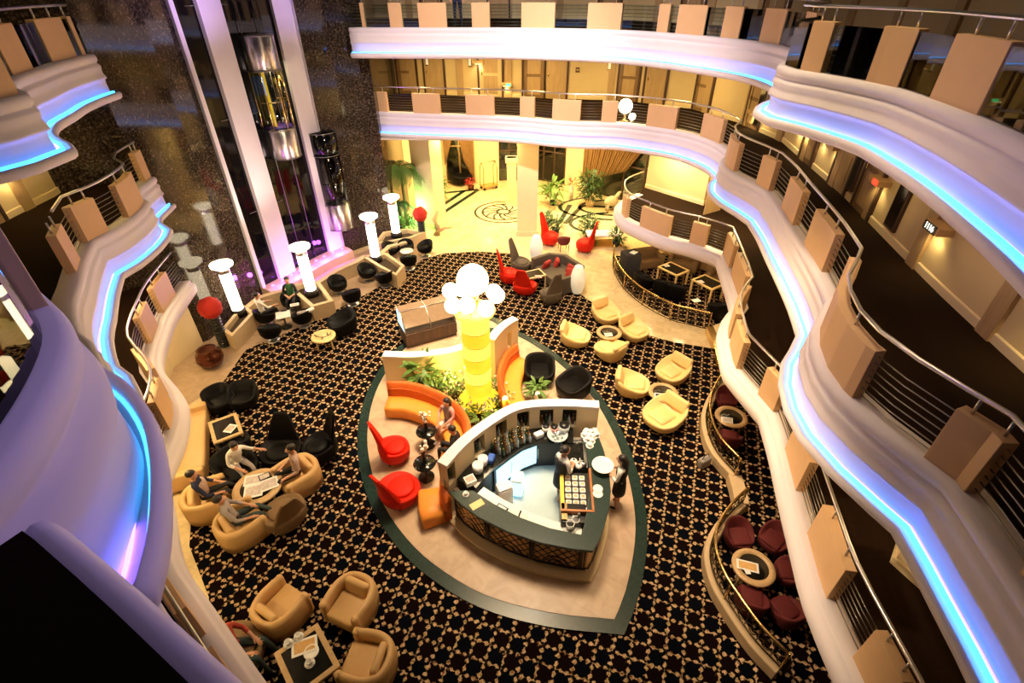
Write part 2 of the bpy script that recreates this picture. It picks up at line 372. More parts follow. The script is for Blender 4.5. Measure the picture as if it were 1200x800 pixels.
R3B = offset(smooth_path([(v.x, v.y) for v in pts([(-14, 606), (0, 588), (25, 558), (50, 525), (77, 477), (95, 434), (102, 404), (98, 382), (82, 358), (45, 330), (-20, 305), (-120, 285)], 8.85)], .08), -.085, 1)
R2 = smooth_path([(-5.95, 23.5), (-5.2, 23.2), (-2.95, 22.75), (-.68, 22.35), (.95, 21.85), (1.61, 21.5), (2.69, 21.15), (3.53, 21.05), (4.12, 20.95), (5.12, 20.41), (6.14, 19.6), (6.75, 18.6), (7.0, 17.6), (6.98, 16.6, 'k'),
                  (6.55, 15.95), (6.35, 15.3), (6.36, 14.5), (6.55, 13.7), (6.66, 12.98, 'k'), (6.5, 11.9), (6.25, 10.73), (6.0, 9.5), (5.78, 8.5), (5.5, 7.5, 'k'), (5.13, 7.0), (4.82, 6.62), (4.58, 6.15), (4.42, 5.6), (4.38, 5.1), (4.48, 4.5), (4.66, 3.95), (4.79, 3.6, 'k'), (4.72, 3.1), (4.65, 2.7), (4.57, 2.2), (4.4, 1.4), (4.2, .6)])
_l2 = [(v.x, v.y) for v in offset([Vector((v.x, v.y, 0)) for v in pts([(262, 800), (230, 760), (200, 720), (178, 685), (172, 640), (172, 560), (174, 500), (170, 465), (158, 442), (142, 430)], 4.85)], -.31, 1)]
R2L = smooth_path(_l2+[(-7.6, 7.5), (-7.98, 8.19), (-8.5, 9.1), (-9.0, 10.1, 'k'), (-8.9, 10.7), (-8.96, 11.6), (-9.23, 12.5), (-9.75, 12.95, 'k'), (-10.0, 13.4), (-10.21, 14.5)])
R1 = smooth_path([(5.6, 21.9), (4.75, 21.0), (4.42, 20.1), (4.45, 19.0), (4.85, 18.24), (5.6, 17.2), (6.35, 16.65), (6.8, 16.2), (7.18, 15.7, 'k'), (6.95, 14.5), (6.67, 13.07), (6.5, 12.35, 'k'), (6.0, 11.7), (5.66, 11.0), (5.45, 10.2), (5.32, 9.5), (5.4, 9.0), (5.58, 8.0, 'k'), (5.38, 7.0), (5.11, 5.93), (4.82, 4.7), (4.66, 3.95), (4.6, 3.0), (4.55, 1.5)])
_n = [(v.x, v.y) for v in pts([(560, 990), (470, 925), (400, 880), (345, 846), (298, 818)], L1)]
R1L = smooth_path(_n[:-1]+[(*_n[-1], 'k'), (-4.75, 3.85), (-5.6, 4.6), (-6.3, 5.6), (-6.85, 6.4), (-6.95, 7.0), (-7.15, 7.7), (-7.5, 8.4), (-8.0, 8.95), (-8.75, 9.65), (-9.15, 10.35), (-9.55, 11.4), (-9.85, 12.3), (-10.2, 14.1)])
PROF = [(-.3, .04), (.0, .05), (.05, .035), (.075, -.02), (.07, -.08), (.03, -.125), (.03, -.145), (.075, -.175), (.09, -.22), (.065, -.29), (.07, -.36), (.105, -.42), (.11, -.455), (.055, -.485), (.045, -.55), (.05, -.65), (.06, -.79), (.21, -.80), (.22, -.765), (.245, -.75), (.28, -.76), (.30, -.80), (.285, -.87), (.23, -.915), (.12, -.94), (-.3, -.94)]
PROFB = [(-.3, .04), (0, .05), (.03, .03), (.045, -.03), (.035, -.10), (.008, -.14), (.008, -.16), (.045, -.21), (.062, -.30), (.05, -.40), (.018, -.45), (.022, -.6), (.03, -.78), (-.3, -.78)]
PROF1 = [(-.25, .03), (.06, .03), (.09, .0), (.09, -.04), (.14, -.07), (.19, -.13), (.2, -.27), (.16, -.38), (.08, -.46), (-.25, -.5)]
def fascia(name, path, level, prof, label, led=(.135, -.755), led_r=.028):
    p = [Vector((q[0], q[1], level)) for q in path]
    o = struct(MB().sweep(p, prof, 1, True, True).build(name, 'plaster'), label)
    if led:
        q = offset(p, led[0], 1)
        l = MB().tube([v+Vector((0, 0, led[1])) for v in q], led_r, 6).build('light_rope', 'led', o); l['label'] = 'glowing blue rope light in the cove'
        l['kind'] = 'structure'
        vi = MB().tube([v+Vector((0, 0, led[1]-.03)) for v in offset(p, led[0]-.055, 1)], led_r*.9, 6).build('added_violet_strip', 'added_violet', o); vi['label'] = 'added violet wash light at the back of the cove'; vi['kind'] = 'structure'  # second strip, added only to wash the fascia violet
    return o
fascia('trim_1', R3, L3, PROF, 'stepped white plaster edge of the upper gallery, blue light rope in its cove')
fascia('trim_2', R3L, L3, PROF, 'white stepped plaster edge of the upper gallery beside the granite wall')
fb = fascia('trim_3', R3B, L3, PROFB, 'large white plaster bulge of the gallery closest to the viewer', led=None)
_lp = [Vector((v.x, v.y, L3)) for v in LIPB]
MB().sweep(_lp, [(-.55, -.95), (-.55, -.79), (-.07, -.77), (-.065, -.69), (-.045, -.66), (-.01, -.68), (.0, -.76), (-.02, -.85), (-.1, -.93)], 1, True, True).build('cove_lip', 'plaster', fb)
MB().tube([v+Vector((0, 0, -.755)) for v in offset(_lp, -.085, 1)], .010, 6).build('light_rope', 'led', fb)
MB().tube([v+Vector((0, 0, -.765)) for v in offset(_lp, -.16, 1)], .012, 6).build('added_violet_strip', 'added_violet', fb)  # added violet strip that tints the near bulge
fascia('trim_4', R2, L2, PROF, 'stepped white plaster edge of the middle gallery with blue rope light')
fascia('trim_5', R2L, L2, PROF, 'white plaster edge of the middle gallery below the near bulge')
fascia('trim_6', R1, L1, PROF1, 'cream rounded plaster edge of the mezzanine', led=None)
fascia('trim_7', R1L, L1, PROF1, 'cream plaster edge of the mezzanine above the long tan sofa', led=None)
# ---- gallery slabs and corridor walls
W3 = [(-6.1, 29), (-2.5, 28.2), (2.0, 27.6), (5.0, 25.7), (7.7, 22.5), (9.2, 19), (9.0, 15), (8.6, 12.4), (7.9, 9), (7.5, 6), (7.2, 1.5)]
W2 = [(-6.1, 28), (-2.9, 27.3), (.07, 26.6), (5.25, 25.7), (7.84, 23.7), (8.9, 21.0), (9.3, 18), (8.85, 15), (8.53, 12.76), (7.81, 9.22), (7.5, 7.6), (7.25, 6.0), (6.9, 3.5), (6.7, .4)]
W1 = [(5.02, 21.4), (6.08, 22.71), (7.98, 20.41), (8.6, 21.2), (10.2, 19.4), (9.9, 17.8), (8.9, 14), (7.9, 10.7), (7.2, 7.3), (6.95, 5.5), (6.05, 4.52), (6.4, 3.7), (6.1, 1.2)]
W3L = [(-13.2, 5), (-12.2, 8), (-11.9, 11), (-12.0, 13), (-11.6, 13.9)]
W2L = [(-8.0, -.5), (-10.4, 4), (-11.6, 8), (-11.87, 11.7), (-11.92, 12.95), (-12.3, 14.6)]
W1L = [(-8.0, 0), (-9.8, 5), (-11.3, 9), (-12.2, 12), (-12.4, 14.2)]
def slab(name, rim, wall, z0, z1, m, label):
    # rim + wall reversed gives the plan
    poly = [(p[0], p[1]) for p in rim]+[(p[0], p[1]) for p in wall][::-1]
    bm = bmesh.new(); vs = [bm.verts.new((x, y, z1)) for x, y in poly]; f = bm.faces.new(vs)
    bmesh.ops.triangulate(bm, faces=[f]); r = bmesh.ops.extrude_face_region(bm, geom=bm.faces[:])
    for e in r['geom']:
        if isinstance(e, bmesh.types.BMVert): e.co.z = z0
    bmesh.ops.recalc_face_normals(bm, faces=bm.faces[:])
    me = bpy.data.meshes.new(name); bm.to_mesh(me); bm.free(); me.materials.append(MATS[m]); o = bpy.data.objects.new(name, me); COL.objects.link(o)
    return struct(o, label)
def inset(rim): return offset(rim, -.02, 1)
for nm, r, w, L, t, lab in (('floor_upper_gallery', R3, W3, L3, .95, 'dark carpeted floor of the upper gallery'), ('floor_middle_gallery', R2, W2, L2, .95, 'dark carpeted floor of the middle gallery'), ('floor_mezzanine', R1, W1, L1, .45, 'dark carpeted mezzanine floor')):
    slab(nm, inset(r), w, L-.06, L+.02, 'corridor_carpet', lab); slab('ceiling_under_'+nm[6:], inset(r), w, L-t, L-.07, 'soffit', 'pale ceiling under the gallery')
for nm, r, w, L, t, lab in (('floor_upper_gallery', R3L, W3L, L3, .95, 'dark upper gallery floor by the granite wall'), ('floor_middle_gallery', R2L, W2L, L2, .95, 'dark middle gallery floor by the granite wall'), ('floor_mezzanine', R1L, W1L, L1, .45, 'dark mezzanine floor by the granite wall')):
    slab(nm, inset(r), w, L-.06, L+.02, 'corridor_carpet', lab); slab('ceiling_under_'+nm[6:], inset(r), w, L-t, L-.07, 'soffit', 'pale ceiling under the gallery')
slab('floor_upper_gallery', offset(R3B, -.02, 1), [(-2.6, -1.2), (-5.0, -.5), (-7, 2.2)], L3-.06, L3+.02, 'corridor_carpet', 'dark gallery floor beside the near bulge')
slab('ceiling_under_upper_gallery', offset(R3B, -.02, 1), [(-2.6, -1.2), (-5.0, -.5), (-7, 2.2)], L3-.95, L3-.07, 'soffit', 'pale ceiling under the near bulge')
# walls: each face with pilasters, skirting and recessed panels
DOORN = [0]
def corridor_wall(name, path, z0, z1, side, label, m='corridor_wall', doors=(), base=True, pil=2.4):
    """side: on which hand of the travel the corridor lies."""
    p = [Vector((q[0], q[1], 0)) for q in path]
    w = struct(MB().sweep(p, [(0, z0), (0, z1), (-.2, z1), (-.2, z0)], side).build(name, m), label)
    if base:
        b = struct(MB().sweep(p, [(0, z0), (.03, z0), (.03, z0+.16), (.015, z0+.18), (0, z0+.18)], side).build('baseboard', 'cream_wall', w))
    tot = arclen(p)[-1]; nr = lambda s: None
    s = pil*.5
    mb = MB()
    while s < tot-.3:                                   # pilaster strips
        q = sub(p, s, min(s+.32, tot)); mb.sweep(q, [(0, z0+.02), (.07, z0+.02), (.07, z1), (0, z1)], side); s += pil
    if mb.v: struct(mb.build('wall_panelling', 'panel_wood', w))
    for s, wd, mm in doors:
        q = sub(p, s, s+wd); DOORN[0] += 1
        d = MB(); d.sweep(q, [(0, z0+.03), (.05, z0+.03), (.05, z0+2.1), (0, z0+2.1)], side)
        o = struct(d.build('door_%d' % DOORN[0], mm), 'timber room door in the '+label)
        fr = MB()
        for k in (0, 1):
            e = sub(p, max(0, s-.09), s) if k == 0 else sub(p, s+wd, min(tot, s+wd+.09))
            fr.sweep(e, [(0, z0+.03), (.08, z0+.03), (.08, z0+2.16), (0, z0+2.16)], side)
        fr.sweep(q, [(0, z0+2.1), (.08, z0+2.1), (.08, z0+2.16), (0, z0+2.16)], side); fr.build('door_frame', 'dark_wood', o)
        a, b_ = offset(q, .09, side)[0], offset(q, .09, side)[-1]; c = a.lerp(b_, .12)
        MB().rbox((c.x, c.y, z0+1.02), (.04, .04, .14), .015).build('door_handle', 'brass', o)
        kk = a.lerp(b_, .5); dd = (b_-a).normalized()
        for zz, hh in ((z0+1.5, .9), (z0+.55, .75)):
            pn = MB(); e0 = a.lerp(b_, .18); e1 = a.lerp(b_, .82)
            pn.sweep([e0, e1], [(-.05, zz-hh/2), (-.03, zz-hh/2), (-.03, zz+hh/2), (-.05, zz+hh/2)], side); pn.build('door_panel', 'panel_wood', o)
    return w
corridor_wall('wall_upper_back', W3, L3, L3+3.2, 1, 'upper gallery wall', doors=[(2.0, .95, 'door_wood'), (5.2, .95, 'panel_wood'), (10.5, .95, 'door_wood'), (14.5, .95, 'door_wood'), (18.3, .95, 'door_wood')])
corridor_wall('wall_middle_back', W2, L2, L3-.95, 1, 'middle gallery wall', doors=[(.6, .95, 'door_wood'), (2.0, .95, 'panel_wood'), (4.75, 1.1, 'corridor_wall'), (6.9, .95, 'door_wood'), (7.95, .95, 'panel_wood'), (11.3, .95, 'door_wood'), (12.6, .95, 'panel_wood'), (15.0, .95, 'door_wood'), (18.2, .95, 'door_wood'), (22.7, 1.0, 'door_wood'), (25.2, 1.0, 'panel_wood'), (26.9, .95, 'door_wood')])
corridor_wall('wall_mezzanine_right', W1[1:], L1, L2-.95, 1, 'mezzanine wall', m='cream_wall', pil=40, doors=[(10.5, .95, 'door_wood')])
corridor_wall('wall_upper_left', W3L, L3, L3+3.2, 1, 'upper gallery wall by the granite', doors=[(3.4, .95, 'door_wood')])
corridor_wall('wall_middle_left', W2L, L2, L3-.95, 1, 'middle gallery wall by the granite', doors=[(9.6, .95, 'door_wood'), (11.6, .95, 'panel_wood')])
corridor_wall('wall_mezzanine_left', W1L, L1, L2-.95, 1, 'mezzanine wall by the granite', m='cream_wall', pil=30)
# yellow lit niches beside the granite
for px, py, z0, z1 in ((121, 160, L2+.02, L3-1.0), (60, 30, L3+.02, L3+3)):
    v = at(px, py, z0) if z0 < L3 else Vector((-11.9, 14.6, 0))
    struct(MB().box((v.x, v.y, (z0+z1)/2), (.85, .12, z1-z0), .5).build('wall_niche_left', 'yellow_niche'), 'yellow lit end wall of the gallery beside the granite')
# open door leaf on the mezzanine
dl = at(815, 252, L1); a = at(823.5, 252, L1); b_ = at(841, 247, L1)
DOORN[0] += 1
od = struct(MB().sweep([a, a+(b_-a).normalized()*.95], [(0, L1+.03-L1), (.05, .03), (.05, 2.05), (0, 2.05)], 1).build('door_%d' % DOORN[0], 'panel_wood'), 'open tan door leaf on the mezzanine')
h = a+(b_-a).normalized()*.12; MB().rbox((h.x, h.y, L1+1.0), (.1, .14, .05), .02).build('door_handle', 'brass', od)
# ---- ground floor
struct(MB().box((-1, 15, -.1), (34, 50, .2)).build('floor', 'marble'), 'polished cream marble lobby floor')
carp = [(520, 297), (560, 295), (600, 297), (632, 311), (660, 330), (700, 359), (740, 388), (790, 401), (832, 408)]
cp = pts(carp)+[Vector(v) for v in ((6.9, 14.0, 0), (8.6, 14.4, 0), (9.0, 10, 0), (7.6, 3, 0), (6.5, 0, 0), (-2, -2, 0), (-4.6, 1.5, 0))]+pts([(245, 700), (222, 640), (228, 555), (240, 478), (262, 447), (288, 410), (340, 388), (372, 375), (400, 360), (432, 343), (470, 321), (495, 304)])
struct(MB().prism([(p.x, p.y) for p in cp], 0, .012).build('floor_carpet', 'carpet'), 'black carpet with a tan flower lattice')
tr = pts([(262, 447), (288, 410), (340, 388), (400, 360), (450, 334), (495, 304), (512, 297)])+[Vector(v) for v in ((-4.4, 22.3, 0), (-6.0, 22.6, 0), (-8.5, 20.2, 0), (-10.4, 17.2, 0), (-11.2, 12.6, 0), (-10.2, 10.2, 0))]
struct(MB().prism([(p.x, p.y) for p in tr], 0, .008).build('floor_terrace', 'terrace_tile'), 'tan stone floor below the elevator wall')
isl = [(540, 366), (500, 385), (470, 405), (445, 434), (427, 470), (419, 515), (424, 560), (438, 600), (464, 640), (500, 675), (560, 712), (640, 735), (731, 745), (748, 700), (758, 640), (756, 595), (744, 545), (728, 505), (700, 460), (660, 422), (625, 398), (600, 386), (575, 371)]
ip = smooth_path([(p.x, p.y)+(('k',) if i in (12,) else ()) for i, p in enumerate(pts(isl+[isl[0]]))], .3)
ip = ip[:-1]
struct(MB().prism([(p.x, p.y) for p in ip], 0, .05).build('floor_island_border', 'green_marble'), 'dark green marble border of the bar island')
cc = sum(ip, Vector())/len(ip)
def shrink(P, d):
    A = sum(P[i].x*P[(i+1) % len(P)].y-P[(i+1) % len(P)].x*P[i].y for i in range(len(P)))
    sd = -1 if A > 0 else 1
    Q = [P[-1]]+list(P)+[P[0]]; nr = normals(Q, 1)[1:-1]
    return [Vector((p.x+n[0]*d*sd, p.y+n[1]*d*sd, 0)) for p, n in zip(P, nr)]
struct(MB().prism([(p.x, p.y) for p in shrink(ip, .27)], .0, .062).build('floor_island', 'tan_tile'), 'tan stone floor of the bar island')
# floor inlays of the lobby
mb = MB()
for L in ([(518, 250), (561, 222)], [(519, 240), (545, 223)], [(655, 262), (668, 240)], [(662, 262), (682, 241)], [(682, 241), (722, 243)], [(560, 222), (520, 226)]):
    q = pts(L, 0); mb.sweep(q, [(-.13, 0), (.13, 0), (.13, .006), (-.13, .006)], 1)
for cx, cy, r0 in ((722, 243, 2.6), (722, 243, 1.7), (728, 262, 2.2)):
    c = at(cx, cy); P = [Vector((c.x+r0*1.2*math.cos(a), c.y+r0*.7*math.sin(a), 0)) for a in [PI*.55+k*PI*.9/16 for k in range(17)]]
    mb.sweep(P, [(-.1, 0), (.1, 0), (.1, .006), (-.1, .006)], 1)
struct(mb.build('floor_inlay_bands', 'green_marble'), 'dark green marble bands inlaid in the lobby floor')
c = at(590, 248); mb = MB()
for r in (1.55, 1.15, .35):
    P = [Vector((c.x+r*math.cos(2*PI*k/40), c.y+r*math.sin(2*PI*k/40), 0)) for k in range(41)]; mb.sweep(P, [(-.06, .0), (.06, .0), (.06, .006), (-.06, .006)], 1)
for k in range(12):
    a0 = 2*PI*k/12; P = [Vector((c.x+r*math.cos(a0+(r-.35)*.8), c.y+r*math.sin(a0+(r-.35)*.8), 0)) for r in (.35, .6, .85, 1.15)]; mb.sweep(P, [(-.05, .0), (.05, .0), (.05, .006), (-.05, .006)], 1)
struct(mb.build('floor_medallion', 'green_marble'), 'round pinwheel medallion inlaid in the lobby floor')
# ---- granite elevator wall
def wallrun(name, path, z0, z1, m, label, th=.3, side=1):
    return struct(MB().sweep([Vector((p[0], p[1], 0)) for p in path], [(0, z0), (0, z1), (-th, z1), (-th, z0)], side).build(name, m), label)
wallrun('wall_granite_left', [(-12.6, 12.6), (-11.3, 14.0), (-10.65, 14.6), (-10.25, 16.8), (-9.95, 17.6)], 0, 17, 'granite', 'glossy speckled brown granite wall left of the elevators')
wallrun('wall_granite_right', [(-7.75, 21.5), (-6.9, 22.35), (-6.0, 22.75), (-5.62, 22.85), (-5.7, 28.5)], 0, 17, 'granite', 'glossy speckled granite wall right of the elevators')
arc = smooth_path([(-9.95, 17.6), (-9.5, 18.35), (-9.05, 19.4), (-8.5, 20.5), (-7.75, 21.5)], .4)
wallrun('wall_elevator_glass', arc, .4, 17, 'black_glass', 'black mirrored elevator shaft wall', th=.2)
struct(MB().sweep(offset(arc, -.5, 1), [(0, 0), (1.25, 0), (1.25, .36), (1.0, .42), (0, .42)], 1).build('trim_8', 'stone'), 'curved stone ledge at the foot of the elevators')
lp = MB()
for k in range(9):
    q = sub(arc, 0, arclen(arc)[-1]*(k+.7)/9.3)[-1]; n = offset(arc, .18, 1); 
    d = Vector((.85, -.52, 0)); lp.lathe([(.06, 0), (.06, .03), (.045, .035)], (q.x+d.x*.3, q.y+d.y*.3, .42), 12)
struct(lp.build('trim_9', 'purple_glow'), 'row of purple uplights along the elevator ledge')
# piers
PIER = [((297, 335), .28), ((338, 322), .85), ((393, 291), .80), ((418, 280), .2)]
for i, ((px, py), w) in enumerate(PIER):
    q = at(px, py, .42); s = nearest_s(arc, q); t = sub(arc, max(0, s-w/2), min(arclen(arc)[-1], s+w/2))
    struct(MB().sweep([t[0], t[-1]], [(0, .42), (.16, .42), (.16, 17), (0, 17)], 1).build('column_elevator', 'plaster'), ['slim white pier at the left of the elevator wall', 'wide white pier left of the glass elevator', 'wide white pier right of the glass elevator', 'thin white pier at the right of the elevator wall'][i])
# thin guide rails and joints on the black glass
mb = MB()
for s in (1.0, 2.25, 3.0, 4.1):
    q = sub(arc, 0, s)[-1]; mb.tube([(q.x+.06, q.y-.04, .45), (q.x+.06, q.y-.04, 16.5)], .014, 6)
for z in (3.3, 6.5, 9.7, 12.8):
    for s in (.5, 1.6, 3.7): 
        t = sub(arc, s, s+.5); mb.tube([(v.x+.03, v.y-.02, z) for v in t], .012, 5)
struct(mb.build('trim_10', 'dark_steel'), 'thin metal guide rails on the elevator wall')
# ---- ground level walls under the galleries
wallrun('wall_ground_left', [(-7.5, 0), (-8.8, 5), (-9.9, 9.5), (-10.6, 11.6), (-11.05, 13.0), (-10.78, 14.4)], 0, L1-.45, 'cream_wall', 'cream ground floor wall under the left mezzanine')
wallrun('wall_ground_right', [(6.7, 21.9), (8.4, 19.5), (8.9, 17), (8.7, 14.2), (8.2, 11), (7.2, 6), (6.6, 1)], 0, L1-.45, 'panel_wood', 'timber ground floor wall under the mezzanine')
# cream block under the mezzanine at the left
# lobby back wall and openings
def wseg(name, a, b, z0, z1, m, label, th=.3): return wallrun(name, [a, b], z0, z1, m, label, th)
wseg('wall_lobby_a', (-5.7, 27.5), (-4.35, 31.2), 0, 4.75, 'cream_wall', 'bright cream lobby wall behind the palm')
wseg('wall_lobby_b', (-4.4, 31.6), (-4.0, 31.6), 0, 4.75, 'cream_wall', 'cream lobby wall left of the curtained window')
wseg('wall_lobby_c', (-2.3, 31.6), (-.75, 31.9), 0, 4.75, 'cream_wall', 'yellow lobby wall with a lamp')
wseg('wall_lobby_d', (3.3, 31.0), (4.4, 30.0), 0, 4.75, 'cream_wall', 'yellow lobby wall right of the entrance')
wseg('wall_lobby_e', (4.4, 30.0), (8.2, 26.5), 3.9, 4.75, 'cream_wall', 'cream wall over the curtain')
wallrun('wall_outside', [(-6, 34.5), (10, 34.5), (11, 26)], 0, 5, 'night', 'dark night outside the lobby windows')
slab('ceiling_lobby', [Vector((-5.6, 22.8, 0)), Vector((8.6, 22.0, 0))], [(-6, 34.4), (10, 34.4)], 4.72, 4.78, 'soffit', 'pale lobby ceiling')
def window(n, a, b, z0, z1, cols, label, m='clear_glass', fr='table_wood', rows=2):
    a = Vector((a[0], a[1], 0)); b = Vector((b[0], b[1], 0)); f = MB(); r = .05
    def bar(p, q): f.tube([p, q], r, 4)
    for k in range(cols+1):
        p = a.lerp(b, k/cols); bar((p.x, p.y, z0), (p.x, p.y, z1))
    for k in range(rows+1):
        z = z0+(z1-z0)*k/rows; bar((a.x, a.y, z), (b.x, b.y, z))
    o = struct(f.build('window_%d' % n, fr), label)
    g = MB().sweep([a, b], [(-.01, z0), (.01, z0), (.01, z1), (-.01, z1)], 1).build('glass_pane', m, o); g['kind'] = 'structure'
window(1, (-4.0, 31.7), (-2.3, 31.7), .1, 4.3, 2, 'lobby window behind the parted curtain')
window(2, (-.75, 32.0), (.5, 32.2), .05, 3.6, 2, 'glazed lobby door left of the pillar', fr='dark_wood')
window(3, (1.4, 32.3), (3.3, 31.2), .05, 3.6, 3, 'glazed entrance doors right of the pillar', fr='dark_wood', m='smoke_glass')
window(4, (4.4, 30.1), (8.2, 26.6), .05, 3.9, 4, 'lobby window behind the large curtain', fr='dark_wood')
# pillars
def pillar(name, a, b, dep, z1, label):
    d = (b-a).normalized(); n = Vector((-d.y, d.x, 0)); c = (a+b)/2+n*dep/2; rz = math.atan2(d.y, d.x); w = (b-a).length
    mb = MB().box((c.x, c.y, z1/2), (w, dep, z1), rz); mb.box((c.x, c.y, .12), (w+.12, dep+.12, .24), rz)
    mb.box((c.x, c.y, z1-.45), (w+.04, dep+.04, .06), rz); mb.box((c.x, c.y, z1-.12), (w+.16, dep+.16, .24), rz)
    return struct(mb.build(name, 'cream_wall'), label)
pillar('column_lobby', at(606, 276), at(629, 276), .9, 4.75, 'square cream stone pillar in the middle of the lobby')
pillar('column_lobby', at(490, 262), at(512, 268), .8, 4.75, 'cream stone pillar beside the palm tree')
pillar('column_lobby', at(594.5, 241), at(605, 241), .45, 2.6, 'slim cream stone post behind the middle pillar')
# curtains
def curtain(a, b, z0, z1, label, swag=0):
    a = Vector((a[0], a[1], 0)); b = Vector((b[0], b[1], 0)); N = 150; vs = []; rows = 12
    d = (b-a).normalized(); n = Vector((d.y, -d.x, 0))
    for j in range(rows+1):
        t = j/rows
        for i in range(N+1):
            u = i/N; uu = u*(1-.0*t)
            if swag > 0: uu = u*(1-swag*t**1.2)
            if swag < 0: uu = 1-(1-u)*(1+swag*t**1.2)
            p = a.lerp(b, uu)+n*(.10*math.sin(i*.95)+.03*math.sin(i*.37)+.12); zz = z1-(z1-z0)*t
            if swag: zz = z1-(z1-z0)*t*(1-.30*(u if swag > 0 else 1-u))
            vs.append((p.x, p.y, zz))
    fs = [(j*(N+1)+i, j*(N+1)+i+1, (j+1)*(N+1)+i+1, (j+1)*(N+1)+i) for j in range(rows) for i in range(N)]
    o = MB().add(vs, fs, True).build('curtain', 'curtain'); s = o.modifiers.new('t', 'SOLIDIFY'); s.thickness = .02
    return tag(o, label, 'curtain', 'lobby curtains')
curtain((-4.0, 31.5), (-3.2, 31.5), 1.2, 4.4, 'short brown curtain gathered to the left of the arched window', .6)
curtain((-3.3, 31.5), (-2.25, 31.5), .1, 4.4, 'long brown curtain swept right beside the arched window', -.45)
curtain((4.3, 29.9), (7.6, 26.9), .6, 4.5, 'wide brown curtain draped over the large lobby window', .38)
# ================================================================== RAILINGS
def railing(label, rim, L, panels, side=1, s_range=None, group='gallery railings', sh=0):
    p = [Vector((q[0], q[1], 0)) for q in rim]; tot = arclen(p)[-1]
    s0, s1 = s_range or (0, tot)
    t = thing('balcony_railing', label, 'railing', (p[0].x, p[0].y, L), 0, group)
    off = Vector((p[0].x, p[0].y, 0)); p = [q-off for q in p]
    iv = []
    for a, b in panels:
        A = at(a[0], a[1], L)-off; B = at(b[0], b[1], L)-off
        sa, sb = sorted((nearest_s(p, A), nearest_s(p, B)))
        if sb-sa < .12: sb = sa+.14
        iv.append((sa, sb))
    iv.sort()
    for sa, sb in iv:
        q = sub(p, sa, sb)
        pn = MB().sweep(q, [(sh-.04, .03), (sh-.04, .80), (sh-.20, .80), (sh-.20, .03)], side).build('panel', 'tan_panel', t, .008)
        for f in ((.22, .78) if sb-sa > .35 else (.5,)):
            c = offset(sub(p, sa, sa+(sb-sa)*f+.001), -.12, side)[-1]
            MB().tube([(c.x, c.y, .79), (c.x, c.y, 1.0)], .018, 8).build('post', 'steel', pn)
    ed = [s0]+[x for ab in iv for x in ab]+[s1]
    for k in range(0, len(ed), 2):
        a, b = ed[k], ed[k+1]
        if b-a < .12: continue
        q = offset(sub(p, a, b), -.12, side); m = MB()
        for j in range(7): m.tube([v+Vector((0, 0, .12+.1*j)) for v in q], .008, 5)
        m.build('rail_bars', 'dark_steel', t)
        if L == L3: MB().sweep(offset(sub(p, a, b), -.06, side), [(-.004, .06), (.004, .06), (.004, .76), (-.004, .76)], side).build('glass_panel', 'clear_glass', t)
    q = offset(sub(p, s0, s1), -.12, side)
    MB().tube([v+Vector((0, 0, 1.01)) for v in q], .028, 8).build('handrail', 'steel', t)
    return t
railing('railing of the topmost gallery along the back and right with salmon panels', R3, L3, [((424, 34), (428, 34)), ((457, 34), (472, 34)), ((491, 34), (524, 34)), ((553, 34), (574, 34)), ((610, 34.5), (649, 35)), ((686, 36), (726, 37)), ((767, 39.5), (784, 40)), ((791, 41), (822, 44)), ((849, 45.5), (872, 47.5)), ((888, 51), (909, 55)), ((924, 61), (940, 65.5)),
        ((940, 85), (960, 89)), ((1011, 99), (1045, 107)), ((1081, 119), (1137, 140)), ((1215, 180), (1262, 206))])
railing('railing of the topmost gallery beside the granite wall', R3L, L3, [((-30, 133), (0, 122)), ((4, 120), (30, 113)), ((21, 92), (45, 84)), ((67, 76), (94, 69)), ((111, 67.5), (115, 67))])
railing('railing on the large near plaster bulge with one dark panel', R3B, L3, [((79, 362), (30, 322))], sh=.05)
railing('railing of the middle gallery along the back and right with tan panels', R2, L2, [((437, 131), (456, 132)), ((485, 133.5), (516, 135)), ((546, 136), (579, 137)), ((610, 138), (626, 139.5)), ((646, 142.5), (679, 145)), ((704, 144.5), (722, 145)), ((756, 149), (792, 153)), ((819, 161), (841, 170)),
        ((852, 188), (858, 203)), ((884, 217), (899, 226)), ((914, 245), (926, 266)), ((940, 287.5), (960, 321)), ((978, 350), (993, 470)), ((1076, 540), (1120, 579)), ((1181, 672), (1217, 730))])
railing('railing of the middle gallery beside the granite wall with four tan panels', R2L, L2, [((89, 322), (95, 306)), ((107, 285), (121, 272)), ((153, 257), (171, 238)), ((176, 214), (180, 209))], s_range=(9.6, arclen(R2L)[-1]))
railing('mezzanine railing on the right curving past the alcove', R1, L1, [((723, 250), (735, 256)), ((748, 265.5), (780.5, 281)), ((806, 286), (824, 291)), ((845, 299), (848, 314)), ((853, 322), (864, 352)), ((866, 362), (853, 398)), ((851, 404), (860, 433)), ((885.5, 463), (903.5, 484)), ((911, 525), (928.5, 575.5)), ((943.5, 625), (964, 702)), ((985, 770), (1010, 830))])
railing('mezzanine railing on the left above the red topiary', R1L, L1, [((202, 366), (216, 345)), ((183, 402), (198, 380)), ((196, 430), (212, 457)), ((214, 470), (221, 500)), ((188, 590), (205, 640)), ((222, 700), (250, 738)), ((275, 785), (298, 816)), ((400, 880), (440, 905))])
